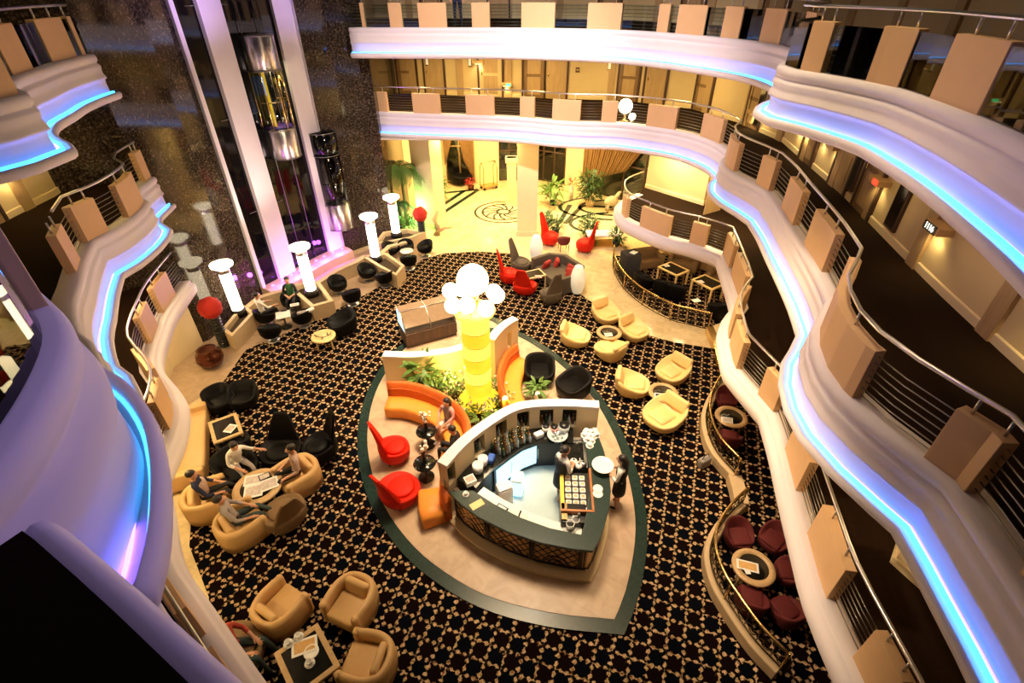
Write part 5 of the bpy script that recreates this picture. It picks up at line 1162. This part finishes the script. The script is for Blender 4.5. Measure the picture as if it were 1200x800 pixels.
iron_rail('curved wrought iron railing in front of the mezzanine alcove', [(718, 304), (719, 318), (727, 334), (742, 350), (762, 364), (786, 376), (808, 382), (829, 387)], 0, .72, dens=.26)
iron_rail('brass scroll railing on the stone kerb around the upper velvet chairs', [(848, 452), (834, 470), (825, 492), (826, 515), (836, 539), (858, 565)], .3, .55, .3, kerb_label='curved stone kerb around the upper velvet chairs')
iron_rail('brass scroll railing on the stone kerb around the lower velvet chairs', [(866, 598), (848, 616), (832, 640), (828, 664), (836, 694), (856, 728), (880, 762), (908, 792)], .3, .55, .3, kerb_label='curved stone kerb around the lower velvet chairs')
struct(MB().sweep(smooth_path([(q.x, q.y) for q in pts([(858, 565), (863, 582), (866, 598)], 0)], .2), [(-.16, 0), (-.16, .28), (.16, .28), (.16, 0)], 1).build('trim_kerb', 'stone'), 'short stone kerb between the two velvet chair corners')
struct(MB().sweep(smooth_path([(q.x, q.y) for q in pts([(830, 390), (838, 410), (843, 430), (848, 452)], 0)], .2), [(-.12, 0), (-.12, .28), (.12, .28), (.12, 0)], 1).build('trim_kerb', 'brass'), 'gilded kerb running from the alcove railing')
t = thing('shoulder_bag', 'small grey bag on the carpet beside the brass railing', 'bag', at(824, 546, .01), .5); MB().rbox((0, 0, .16), (.34, .18, .3), .05).build('body', 'bag_grey', t); MB().tube([(-.12, 0, .3), (-.08, 0, .42), (.08, 0, .42), (.12, 0, .3)], .012).build('handle', 'black_plastic', t)
# alcove under the mezzanine
ap = pts([(722, 300), (722, 318), (730, 334), (745, 349), (765, 362), (788, 374), (810, 380), (829, 385), (848, 376), (872, 362), (850, 325), (790, 296)])
struct(MB().prism([(v.x, v.y) for v in ap], 0, .012).build('floor_alcove_carpet', 'carpet'), 'lattice carpet of the alcove under the mezzanine')
place('alt', mk_rect_table(1.0, .8, .66, 'cream_leather', .08, 'table_black'), (786, 331), (800, 325), 'yellow framed table at the left of the alcove', 'alcove tables'); place('alt', mk_rect_table(1.05, .85, .72), (826, 347), (840, 341), 'yellow framed table at the right of the alcove', 'alcove tables')
sheet('menu_card', 'menu', (781, 311), .73, .22, .22, .3, 'paper', 'menu on the left alcove table', .008, None, 'paper_print'); sheet('menu_card', 'menu', (821, 330), .73, .22, .22, .3, 'paper', 'menu on the right alcove table', .008, None, 'paper_print')
for px, fr, lb in (((757, 312), (772, 326), 'brown alcove sofa at the left'), ((800, 315), (785, 335), 'brown alcove sofa behind the left table'), ((846, 337), (828, 350), 'brown alcove sofa behind the right table')):
    place('asofa', mk_sofa('brown_fabric', 1.25, .7), px, fr, lb, 'alcove sofas')
for px, fr, lb in (((776, 345), (786, 332), 'black chair at the left front of the alcove'), ((791, 350), (800, 335), 'black chair right of the other at the front of the alcove'), ((840, 372), (826, 352), 'black chair at the right end of the alcove'), ((752, 338), (775, 335), 'black low chair beside the alcove railing')): place('avelvet', (lambda: (lambda t: t)(mk_black_lounge())), px, fr, lb, 'black alcove chairs', scale=(.8, .8, .95))
sheet('menu_card', 'menu', (754, 330), .42, .3, .22, .3, 'pink_top', 'pink menu on the chair beside the alcove railing', .01); sheet('menu_card', 'menu', (816, 352), .4, .3, .22, .3, 'paper', 'white menu on the front of the alcove', .01)
t = thing('concierge_desk', 'black draped stand with white papers at the left end of the alcove', 'desk', at(736, 323, 0), .3); MB().rbox((0, 0, .55), (.7, .6, 1.1), .05).build('body', 'black_cloth', t); MB().rbox((.05, -.1, 1.12), (.3, .24, .04), .02, .5).build('papers', 'white_ceramic', t)
t = thing('marble_bench', 'white marble bench table with brass feet left of the alcove', 'bench', at(706, 286, 0), .05); MB().box((0, 0, .55), (1.6, .7, .1)).build('top', 'white_ceramic', t, .02); MB().box((0, 0, .04), (1.7, .8, .07)).build('base', 'brass', t)
for s in (-1, 1): MB().box((s*.55, 0, .28), (.1, .5, .44)).build('leg', 'brass', t)
# ================================================================== PLANTS
def leafblade(m, o, d, L, w, droop, n=5):
    d = Vector(d).normalized(); s = d.cross(Vector((0, 0, 1))); s = s.normalized() if s.length > 1e-3 else Vector((1, 0, 0)); vs = []
    for i in range(n+1):
        q = i/n; c = Vector(o)+d*L*q+Vector((0, 0, -droop*q*q)); ww = w*math.sin(PI*min(.98, .12+.86*q)); vs += [c-s*ww, c+s*ww+Vector((0, 0, .004))]
    m.add(vs, [(2*i, 2*i+1, 2*i+3, 2*i+2) for i in range(n)])
def bush(px, label, h=.9, r=.45, m='leaf', pot='black_plastic', n=160, L=.28, name='potted_plant', flowers=None, z=.01, stem=.25, potr=.2, loc=None):
    p = loc or at(px[0], px[1], z); t = thing(name, label, 'plant', p, 0); rn = random.Random(int(px[0]*7+px[1])); f = MB()
    for k in range(n):
        a = rn.uniform(0, 2*PI); e = rn.uniform(-.2, 1.3); rr = r*rn.random()**.5*.7; o = (rr*math.cos(a), rr*math.sin(a), stem+(h-stem)*rn.random()*.8); leafblade(f, o, (math.cos(a)*math.cos(e), math.sin(a)*math.cos(e), math.sin(e)), L*rn.uniform(.6, 1.2), L*.13, L*rn.uniform(.2, .6))
    f.build('foliage', m, t)
    if pot: MB().lathe([(potr*.75, 0), (potr, stem), (potr*.9, stem), (potr*.85, stem-.03), (.02, stem-.04)], n=20).build('pot', pot, t)
    if flowers:
        g = MB()
        for k in range(flowers): a = rn.uniform(0, 2*PI); rr = r*rn.random()**.5; g.ball((rr*math.cos(a), rr*math.sin(a), h*rn.uniform(.6, 1.05)), rn.uniform(.02, .04), 6, 5)
        g.build('blossoms', 'flower', t)
    return t
def palm(px, label, h, n=14, L=1.5, m='leaf', pot=None, loc=None, leafm=.28):
    p = loc or at(px[0], px[1], .01); t = thing('palm_tree', label, 'palm tree', p, 0); rn = random.Random(int(px[0])); MB().tube([(0, 0, 0), (.04, .02, h*.5), (0, .03, h)], [.09, .07, .06], 10).build('trunk', 'trunk', t)
    for k in range(n):
        a = 2*PI*k/n+rn.uniform(-.2, .2); e = rn.uniform(.1, 1.0); f = MB(); P = []
        for i in range(9):
            q = i/8; P.append(Vector((math.cos(a)*math.cos(e)*L*q, math.sin(a)*math.cos(e)*L*q, h+math.sin(e)*L*q-.75*L*q*q)))
        f.tube(P, [.015*(1-.7*i/8) for i in range(9)], 5)
        for i in range(1, 9):
            for j in range(4):
                q = P[i-1].lerp(P[i], j/4); d = (P[i]-P[i-1]).normalized(); sd = d.cross(Vector((0, 0, 1))).normalized()
                for sg in (-1, 1): leafblade(f, q, sd*sg+d*.7+Vector((0, 0, .1)), leafm*L*(.45+.55*math.sin(PI*i/9)), .010*L, .22*L, 3)
        f.build('frond', m, t)
    if pot: MB().lathe([(.25, 0), (.32, .4), (.28, .4), (.02, .38)], n=20).build('pot', pot, t)
    return t
palm((477, 264), 'tall green lit palm tree between the granite wall and the pillar', 2.9, 22, 1.25, leafm=.38)
palm((471, 268), 'shorter palm close to the granite corner', 1.3, 12, .8, 'leaf_dark')
bush((516, 236), 'leafy potted plant at the right foot of the palm pillar', 1.7, .5, 'leaf', 'black_plastic', 120, .4)
bush((479, 272), 'dark shrub lit green behind the granite corner lamp', .9, .5, 'leaf', None, 90, .35, 'shrub')
bush((691, 241), 'large dark bushy tree in a pale pot before the curtain', 2.1, .9, 'leaf_dark', 'cream_wall', 420, .38, potr=.3, stem=.5)
bush((648, 240), 'spiky pale palm right of the middle pillar', 1.5, .5, 'leaf', 'black_plastic', 70, .7); bush((669, 232), 'vase of dark red flowers on the lobby floor', 1.3, .3, 'flower_red', 'white_ceramic', 90, .2, potr=.14, stem=.7)
bush((651, 273), 'green potted plant behind the left red chair', .9, .45, 'leaf_dark', 'black_plastic', 150, .3); bush((690, 277), 'round dark potted plant behind the right red chair', 1.1, .6, 'leaf_dark', 'black_plastic', 260, .3); bush((641, 262), 'small dark potted plant at the foot of the middle pillar', .7, .3, 'leaf_dark', 'black_plastic', 60, .3)
bush((722, 288), 'dark plant at the right end of the marble bench', .9, .45, 'leaf_dark', 'black_plastic', 120, .3); bush((552, 222), 'dark red flowering plant by the curtained window', .7, .35, 'flower_red', 'copper_pot', 80, .2)
# island planting
bush((497, 452), 'tall grassy plant in front of the cream low wall', .95, .35, 'leaf', 'black_plastic', 70, .62, z=IZ, potr=.16)
for i, (px, r) in enumerate((((512, 452), .42), (((528, 454)), .42), ((540, 462), .36), ((545, 488), .36), ((560, 494), .42), ((578, 486), .42), ((592, 478), .3), ((583, 462), .3))):
    bush(px, ['flowering shrub left of the column lamp by the sofa back', 'flowering shrub between the sofa back and the column lamp', 'shrub touching the left side of the column plinth', 'shrub at the lower left of the column plinth', 'flowering shrub directly below the column plinth', 'shrub at the lower right of the column plinth', 'small shrub by the pierced wall and right sofa', 'small shrub right of the column plinth'][i], .55, r, 'leaf', None, 110, .22, 'flowering_shrub', 14, IZ, .02)
bush((577, 420), 'dark spiky plant with small blossoms behind the column lamp', 1.3, .3, 'leaf_dark', 'black_plastic', 80, .5, flowers=10, z=IZ); bush((628, 468), 'small grassy plant on the pierced wall side of the black armchair', .75, .22, 'leaf', 'white_ceramic', 50, .35, z=IZ, potr=.12)
# ================================================================== FAR LOBBY OBJECTS
for px, fr, lb in (((540, 215), (560, 225), 'large black lounge chair before the curtained window'),): place('blounge', mk_black_lounge, px, fr, lb, 'black lounge chairs', scale=(1.4, 1.4, 1.2))
p = at(573, 221); t = thing('luggage_trolley', 'brass luggage trolley in the lobby', 'trolley', p, .5); MB().box((0, 0, .22), (1.0, .6, .06)).build('platform', 'brass', t, .01)
for s in (-1, 1): MB().tube([(s*.45, -.25, .25), (s*.45, -.25, 1.3), (s*.45, 0, 1.6), (s*.45, .25, 1.3), (s*.45, .25, .25)], .025).build('hoop', 'brass', t)
MB().tube([(-.45, 0, 1.6), (.45, 0, 1.6)], .025).build('top_bar', 'brass', t)
for sx in (-1, 1):
    for sy in (-1, 1): MB().lathe([(.09, -.03), (.09, .03)], (sx*.4, sy*.22, .1), 14).build('wheel', 'black_plastic', t) if False else MB().ball((sx*.4, sy*.22, .1), (.1, .04, .1), 12, 8).build('wheel', 'black_plastic', t)
p = at(715, 247); t = thing('bird_statue', 'pale stone animal statue on the lobby floor', 'statue', p, .3); MB().ball((0, 0, .55), (.4, .22, .28), 16, 10).build('body', 'bird', t); MB().tube([(.25, 0, .7), (.42, 0, .95), (.55, 0, 1.0)], [.12, .09, .05]).build('neck', 'bird', t)
for sx in (-1, 1): MB().tube([(sx*.2, .1, .4), (sx*.22, .1, 0)], .05).build('leg', 'bird', t); MB().tube([(sx*.2, -.1, .4), (sx*.22, -.1, 0)], .05).build('leg', 'bird', t)
p = at(528, 205); t = thing('arch_sculpture', 'tall pale curved sculpture outside the curtained window', 'sculpture', (p.x, 33.2, 0)); MB().tube([(-.5, 0, 0), (-.45, 0, 1.6), (-.1, 0, 2.5), (.4, 0, 2.3), (.7, 0, 1.3)], [.12, .1, .09, .07, .04], 12).build('arc', 'white_ceramic', t); MB().lathe([(.4, 0), (.4, .15)], (-.5, 0, 0), 20).build('base', 'stone', t)
p = at(512, 275); t = thing('wood_sculpture', 'orange carved wooden sculpture at the foot of the palm pillar', 'sculpture', p, .4); MB().tube([(0, 0, 0), (.05, 0, .4), (-.05, .05, .8), (.15, 0, 1.2)], [.18, .14, .12, .05]).build('trunk', 'table_wood', t); MB().tube([(0, 0, .15), (.4, -.1, .35), (.8, -.1, .3)], [.12, .1, .04]).build('branch', 'table_wood', t)
for p, s, lb in (((-1.5, 31.3, 3.6), 1, 'wall lamp left of the entrance'), ((3.85, 30.2, 3.4), 1, 'wall lamp right of the entrance')):
    t = thing('bowl_sconce', 'glowing '+lb, 'wall light', p); MB().lathe([(.05, 0), (.2, .12), (.24, .26), (.2, .24), (.04, .04)], n=20).build('bowl', 'glow_white', t); MB().tube([(0, .3, .05), (0, 0, .03)], .03).build('arm', 'brass', t)
# ================================================================== PEOPLE
def person(label, loc, rz, pose='stand', top='white_shirt', legs_m='black_cloth', sleeves='white_shirt', hair='short', skin_legs=False, skirt=None, arms=None, scale=1.0, lean=0, vest=None, head_turn=0, shoes='black_plastic', legspread=.12, knees=None, seat=.46, head_down=.04):
    t = thing('person', label, 'person', loc, rz); t.scale = (scale,)*3
    V = []; E_ = []; R = []; T = []
    def v(p, r, par=None, tg=None):
        V.append(Vector(p)); R.append(r)
        if par is not None: E_.append((par, len(V)-1)); T.append(tg)
        return len(V)-1
    hz = .92 if pose == 'stand' else seat+.10
    ln = lambda z: lean*(z-hz)
    pel = v((0, 0, hz), (.155, .115)); 
    sp = v((0, ln(hz+.16)+.0, hz+.16), (.135, .10), pel, top); ch = v((0, ln(hz+.33), hz+.33), (.165, .115), sp, top); ub = v((0, ln(hz+.46), hz+.46), (.13, .085), ch, top)
    nk = v((0, ln(hz+.54)+.005, hz+.55), (.052, .055), ub, 'skin'); hb = v((0, ln(hz+.6)+.02+head_down*.4, hz+.62), (.072, .085), nk, 'skin'); hm = v((0, ln(hz+.68)+.015+head_down, hz+.70), (.082, .10), hb, 'skin'); ht = v((0, ln(hz+.74)+.0+head_down, hz+.77), (.062, .075), hm, 'skin')
    v((0, ln(hz+.66)+.135+head_down, hz+.665), (.014, .014), hm, 'skin')      # nose
    v((.088, ln(hz+.67)+.01+head_down, hz+.685), (.016, .02), hm, 'skin'); v((-.088, ln(hz+.67)+.01+head_down, hz+.685), (.016, .02), hm, 'skin')   # ears
    for s in (-1, 1):
        sh = v((s*.175, ln(hz+.45), hz+.45), (.065, .06), ub, sleeves)
        el, wr = (arms or {}).get(s, ((s*.23, ln(hz+.2)-.03, hz+.18), (s*.24, ln(hz)+.05, hz-.05)))
        e = v(el, (.046, .046), sh, sleeves); mid = v(Vector(el).lerp(Vector(wr), .35), (.043, .043), e, sleeves if sleeves != top or True else 'skin'); w = v(wr, (.029, .029), mid, 'skin' if pose else 'skin')
        d = (Vector(wr)-Vector(el)).normalized(); si = d.cross(Vector((0, 0, 1))); si = si.normalized() if si.length > .05 else Vector((1, 0, 0)); up = si.cross(d)
        pm = v(Vector(wr)+d*.07, (.036, .018), w, 'skin')
        for k, L in enumerate((.065, .08, .075, .055)):
            b = Vector(wr)+d*.105+si*(k-1.5)*.019; f1 = v(b, (.010, .010), pm, 'skin'); f2 = v(b+d*L*.55-up*.012, (.0085, .0085), f1, 'skin'); v(b+d*L-up*.035, (.0075, .0075), f2, 'skin')
        th = v(Vector(wr)+d*.04+si*s*-.042, (.012, .012), w, 'skin'); v(Vector(wr)+d*.085+si*s*-.058-up*.01, (.009, .009), th, 'skin')
        if pose == 'stand':
            kn, an = (knees or {}).get(s, ((s*legspread*.9, .03, .48), (s*legspread, -.02, .085)))
        else:
            kn, an = (knees or {}).get(s, ((s*legspread, .44, hz-.0), (s*legspread*1.1, .46, .09)))
        hp = v((s*.085, .0, hz-.06 if pose == 'stand' else hz-.02), (.095, .09), pel, legs_m); tm = v(Vector((s*.09, 0, hz-.06)).lerp(Vector(kn), .55), (.075, .075), hp, legs_m if not (skin_legs == 'thigh') else 'skin'); k_ = v(kn, (.056, .058), tm, legs_m if not skin_legs else 'skin')
        lm = 'skin' if skin_legs else legs_m
        cf = v(Vector(kn).lerp(Vector(an), .35), (.054, .056), k_, lm); a_ = v(an, (.035, .037), cf, lm)
        fd = Vector((an[0]*.2, 1, 0)).normalized() if pose == 'stand' else Vector((0, 1, -.1)).normalized()
        hl = v(Vector(an)+Vector((0, .02, -.045)), (.038, .036), a_, shoes); v(Vector(an)+fd*.15+Vector((0, 0, -.055)), (.036, .026), hl, shoes)
    me = bpy.data.meshes.new('skeleton'); me.from_pydata(V, E_, []); o = bpy.data.objects.new('skeleton', me); COL.objects.link(o)
    sk = o.modifiers.new('skin', 'SKIN'); sk.use_smooth_shade = True
    for i, d in enumerate(me.skin_vertices[0].data): d.radius = R[i]; d.use_root = (i == 0)
    ss = o.modifiers.new('sub', 'SUBSURF'); ss.levels = 1; ss.render_levels = 1
    bpy.context.view_layer.update(); dg = bpy.context.evaluated_depsgraph_get()
    nm = bpy.data.meshes.new_from_object(o.evaluated_get(dg)); bpy.data.objects.remove(o); nm.name = 'body'
    tags = []
    for m in T:
        if m not in tags: tags.append(m)
    for m in tags: nm.materials.append(MATS[m])
    segs = [(V[a], V[b], (R[b][0]+.02), tags.index(T[i])) for i, (a, b) in enumerate(E_)]
    for f in nm.polygons:
        f.use_smooth = True; c = f.center; best = (1e9, 0)
        for a, b, r, tg in segs:
            ab = b-a; q = max(0, min(1, (c-a).dot(ab)/(ab.length_squared or 1))); d = (c-a-ab*q).length/r
            if d < best[0]: best = (d, tg)
        f.material_index = best[1]
    bo = bpy.data.objects.new('body', nm); COL.objects.link(bo); bo.parent = t
    hy = ln(hz+.70)+head_down; H = Vector((0, hy, hz+.705)); m = MB()
    if hair == 'short': m.ball(H+Vector((0, -.022, .030)), (.094, .108, .090), 16, 10)
    elif hair == 'bun': m.ball(H+Vector((0, -.026, .028)), (.096, .108, .092), 16, 10); m.ball(H+Vector((0, -.13, .02)), .05, 12, 8)
    else: m.ball(H+Vector((0, -.026, .028)), (.100, .110, .094), 16, 10); m.tube([H+Vector((0, -.06, .05)), H+Vector((0, -.085, -.06)), H+Vector((0, -.10, -.20)), H+Vector((0, -.11, -.30))], [.07, .095, .08, .03], 12)
    m.build('hair', 'hair', t)
    fc = MB()
    for s in (-1, 1): fc.ball(H+Vector((s*.033, .088, -.005)), (.012, .008, .008), 8, 6)
    fc.build('eyes', 'black_plastic', t); MB().ball(H+Vector((0, .088, -.072)), (.024, .010, .008), 8, 6).build('mouth', 'lips', t)
    if skirt: MB().lathe([(.13, hz+.10), (.165, hz-.02), (.185, hz-.22), (.19, hz-.40), (.17, hz-.40), (.14, hz-.1)], n=20, sy=.82).build('skirt', skirt, t)
    if vest: MB().lathe([(.15, hz+.06), (.152, hz+.16), (.178, hz+.33), (.16, hz+.43), (.10, hz+.46), (.09, hz+.44), (.13, hz+.1)], n=20, sy=.78).build('vest', vest, t)
    return t
def held(name, cat, label, p, f):
    t = thing(name, label, cat, p); f(t); return t
# waitress with the tray, facing left along the counter
wl_ = at(722, 592, IZ); wr_ = hd((722, 592), (704, 585))
w = person('waitress in white shirt and black vest carrying a round tray outside the counter', wl_, wr_, 'stand', 'white_shirt', 'black_cloth', 'white_shirt', 'long', 'calf', 'black_cloth', {-1: ((-.25, .05, 1.12), (-.12, .27, 1.16)), 1: ((.25, .02, 1.12), (.10, .26, 1.15))}, .98, .03, 'black_cloth')
c = w.matrix_basis @ Vector((0, .46, 1.20)); 
tt = thing('serving_tray', 'round white tray in the hands of the waitress', 'tray', c); MB().lathe([(.22, 0), (.25, .02), (.25, .03), (.22, .012), (.01, .01)], n=32).build('tray', 'white_ceramic', tt)
# barmaid behind the counter
bl_ = at(655, 583, IZ); br_ = hd((655, 583), (674, 572))
person('barmaid in white shirt and black vest looking down behind the counter', bl_, br_, 'stand', 'white_shirt', 'black_cloth', 'white_shirt', 'bun', 'calf', 'black_cloth', {-1: ((-.24, .06, 1.10), (-.08, .28, 1.04)), 1: ((.24, .06, 1.10), (.08, .28, 1.04))}, 1.0, .08, 'black_cloth', knees={-1: ((-.10, .08, .50), (-.11, .05, .085)), 1: ((.10, .02, .48), (.12, -.12, .085))})
# woman on the orange sofa
sw = at(527, 508, IZ); person('woman in a grey and pink top and pale shorts seated on the orange sofa', sw, hd((530, 500), (510, 520)), 'sit', 'grey_cloth', 'white_shirt', 'pink_top', 'long', 'calf', None, {-1: ((-.24, .06, .80), (-.10, .32, .64)), 1: ((.24, .06, .80), (.10, .32, .64))}, .95, -.05, seat=.44, legspread=.09, shoes='white_ceramic')
sw = at(536, 541, IZ); person('dark haired person in black seated behind the end of the pierced wall', sw, hd((538, 538), (518, 534)), 'sit', 'black_cloth', 'black_cloth', 'black_cloth', 'short', False, None, None, .95, .05, seat=.44)
# men around the newspapers
def sitter(px, fr, label, z=.012, dz=0, **k):
    p = at(px[0], px[1], z); return person(label, (p.x, p.y, z+dz), hd(px, fr, z), 'sit', **k)
kn = lambda sp, f=.44, e=.62: {-1: ((-sp, f, .56), (-sp-.02, e, .09)), 1: ((sp, f, .56), (sp+.02, e, .09))}
sitter((354, 567), (326, 580), 'dark haired man in a striped orange shirt leaning on the tub chair', top='striped_shirt', legs_m='black_cloth', sleeves='striped_shirt', arms={-1: ((-.27, .0, .72), (-.22, .26, .64)), 1: ((.27, .0, .72), (.2, .28, .62))}, lean=-.1, knees=kn(.14))
sitter((285, 624), (315, 612), 'man in a grey shirt with crossed legs in the lower tub chair', top='grey_cloth', legs_m='teal_trousers', sleeves='grey_cloth', arms={-1: ((-.26, .1, .74), (-.12, .34, .66)), 1: ((.27, .05, .72), (.24, .33, .64))}, lean=-.22, knees={-1: ((-.10, .46, .60), (.12, .80, .42)), 1: ((.12, .48, .56), (.10, .72, .09))})
sitter((250, 596), (280, 586), 'man in navy with a reddish scarf slumped in the tub chair by the mezzanine', top='navy_cloth', legs_m='black_cloth', sleeves='navy_cloth', vest='striped_shirt', arms={-1: ((-.26, .1, .72), (-.18, .34, .62)), 1: ((.26, .1, .72), (.16, .36, .6))}, lean=-.12, knees=kn(.12, .48, .8))
sitter((286, 557), (303, 572), 'man in a white shirt reaching over the newspapers', top='white_shirt', legs_m='grey_cloth', sleeves='white_shirt', arms={-1: ((-.30, .18, .86), (-.46, .34, .80)), 1: ((.26, .2, .76), (.12, .42, .62))}, lean=.35, knees=kn(.13))
sitter((285, 774), (320, 776), 'person in red with dark trousers seated at the bottom left', top='red_cloth', legs_m='teal_trousers', sleeves='red_cloth', arms={-1: ((-.27, .08, .72), (-.14, .34, .62)), 1: ((.27, .08, .72), (.14, .34, .62))}, lean=-.05, knees=kn(.15, .48, .6))
# terrace people
sitter((313, 380), (332, 372), 'man in a white shirt with arms on his chair on the terrace', z=.01, top='white_shirt', legs_m='black_cloth', sleeves='white_shirt', arms={-1: ((-.28, .12, .78), (-.26, .38, .74)), 1: ((.28, .12, .78), (.2, .40, .74))}, lean=-.1)
sitter((346, 361), (341, 378), 'person in a green vest holding white papers on the terrace', z=.01, top='green_cloth', legs_m='black_cloth', sleeves='black_cloth', hair='bun', arms={-1: ((-.25, .08, .72), (-.08, .30, .70)), 1: ((.25, .08, .72), (.08, .30, .70))}, lean=.0)
c = at(345, 357, .74); tt = thing('papers', 'white papers in the hands of the person in green', 'papers', c, .4); MB().box((0, 0, 0), (.3, .2, .015)).build('sheets', 'paper', tt); MB().box((0, 0, .009), (.22, .13, .003)).build('printed_face', 'paper_print', tt)
# cushions on the chair beside
for i, (x, y) in enumerate(((354, 368), (363, 365))):
    c = at(x, y, .58); t = thing('cushion', ['left grey cushion on the black terrace chair', 'right grey cushion on the black terrace chair'][i], 'cushion', c, .4+i*.5, 'grey terrace cushions'); MB().rbox((0, 0, 0), (.34, .14, .3), .06, 0, .5).build('cover', 'white_ceramic' if i else 'grey_cloth', t); MB().tube([(-.15, .02, .12), (.15, .02, .12)], .008).build('piping', 'grey_cloth', t)
# walker on the topmost gallery
c = at(535, 34, L3); person('person in dark clothes standing behind the topmost railing', (c.x, c.y+.9, L3+.02), PI, 'stand', 'navy_cloth', 'navy_cloth', 'navy_cloth', 'short', scale=1.02)
# ================================================================== LIGHTS
W = bpy.data.worlds.new('world'); SC.world = W; W.use_nodes = True; W.node_tree.nodes['Background'].inputs[0].default_value = (1, .72, .45, 1); W.node_tree.nodes['Background'].inputs[1].default_value = .008
WARM = (1, .70, .36)
def down(x, y, z, e, size=1.2, c=WARM, spread=None):
    o = lamp('AREA', (x, y, z), e, c, size)
    if spread: o.data.spread = spread
    return o
# atrium roof lights
R80 = math.radians(58)
down(0, 11.5, 17, 520, 3, (1, .74, .44), R80); down(2.8, 9, 17, 150, 2, (1, .74, .44), R80); down(-3, 16, 17, 420, 2.5, (1, .74, .44), R80); down(0, 12, 17, 150, 3, (1, .74, .55))
# lobby ceiling lights
for x, y in ((-3.3, 25), (-.3, 25.2), (3, 25), (5.2, 24), (-3.3, 29), (.2, 29), (3.2, 28)): down(x, y, 4.68, 270, .8, (1, .72, .27))
for x, y in ((-.4, 22.9), (2.6, 22.9)): down(x, y, 4.68, 60, .5, (1, .74, .32))  # extra downlights added to brighten the pillar front
lamp('POINT', (-4.9, 24.6, 1.0), 130, (.25, 1, .25), .15)
# unseen fill spots added to brighten and tint the gallery edges
def aim(x, y, z, tx, ty, tz, e, c, ang=.9):
    d = Vector((tx-x, ty-y, tz-z)); o = lamp('SPOT', (x, y, z), e, c, .3, d.to_track_quat('-Z', 'Y').to_euler(), spot=ang, blend=1)
PINK = (1, .72, .74)
aim(0, 11, 14, -1.5, 22, 6.5, 7500, (1, .80, .77), 1.1); aim(-1, 11, 14, 4, 20, 6.5, 6000, (1, .80, .77), 1.0); aim(-2, 9, 13, 6, 14, 6, 1000, PINK, .9)
aim(-2, 8, 12, 5.5, 7, 4.6, 620, (1, .64, .62), .8); aim(-1.5, 7, 8.5, 4.9, 5, 2.3, 2600, (1, .72, .44), .65); aim(-1, 11, 9, 6, 9.5, 2.6, 2400, (1, .68, .36), .8); aim(1, 10, 10, -5.4, 4.6, 2.2, 900, (1, .68, .36), .5); aim(2, 11, 9, -7.5, 7.8, 2.4, 2000, (1, .66, .32), .6); aim(3, 9, 8, -9, 11, 5, 900, (1, .70, .62), .7); aim(-2, 5, 12, 5.4, 6, 8, 230, (.62, .40, 1), .8); aim(3, 4, 12, -2, 2, 8.3, 420, (.46, .34, 1), .9)
# alcove and mezzanine lights
for x, y in ((5.8, 18.2), (6.9, 17.0), (7.6, 15.3)): down(x, y, L1-.48, 26, .4)
for x, y in ((6.4, 21.0), (7.5, 19.2), (8.2, 17.2)): down(x, y, L2-.98, 110, .6, (1, .76, .36))
for x, y in ((7.2, 12.5), (6.4, 8.5), (6.0, 5.0)): down(x, y, L2-.98, 14, .5, (1, .7, .36))
for x, y in ((-9.9, 11.6), (-8.2, 8.6)): down(x, y, L2-.98, 70, .5)
for x, y in ((-8.9, 9.8), (-7.9, 7.6), (-6.6, 5.6), (-5.4, 4.0), (-10.2, 12.2)): down(x, y, L1-.48, 34, .3, (1, .74, .34))
# middle and upper gallery ceiling lights along the back
for x, y in ((-4, 25), (-1.5, 25), (1.2, 24.4), (4, 23.6), (6.6, 21.6)): down(x, y, L3-.98, 110, .5, (1, .70, .26))
for x, y in ((8.0, 18), (7.8, 14), (7.0, 10), (6.4, 6.5)): down(x, y, L3-.98, 9, .4, (1, .74, .34))
for x, y in ((-4, 24), (0, 24), (4, 23), (-10.8, 11)): down(x, y, L3+3.1, 16, .5, (1, .74, .34))
for x, y in ((-10.4, 11), (-10.9, 12.5)): down(x, y, L3-.98, 16, .4, (1, .74, .2))
# bar lights
for x, y in ((.2, 8.9), (1.3, 8.2), (.6, 7.3)): lamp('SPOT', (x, y, 4.6), 48, (.95, .92, .9), .15, (0, 0, 0), spot=1.1)
# purple and warm uplights on the elevator piers
for i, k in enumerate((.12, .3, .48, .66, .84)):
    q = sub(arc, 0, arclen(arc)[-1]*k)[-1]; x, y = q.x+.75*.87, q.y-.75*.5
    lamp('POINT', (x, y, .62), 40, (.55, .10, 1), .1)
for (px, py), w in PIER[:3]:
    q = at(px, py, .42); aim(q.x+2.6, q.y-1.8, 1.3, q.x, q.y, 5.5, 800, (1, .78, .72), .8)
    aim(q.x+3.0, q.y-2.0, 6.2, q.x, q.y, 12, 900, (.60, .40, 1), .9)
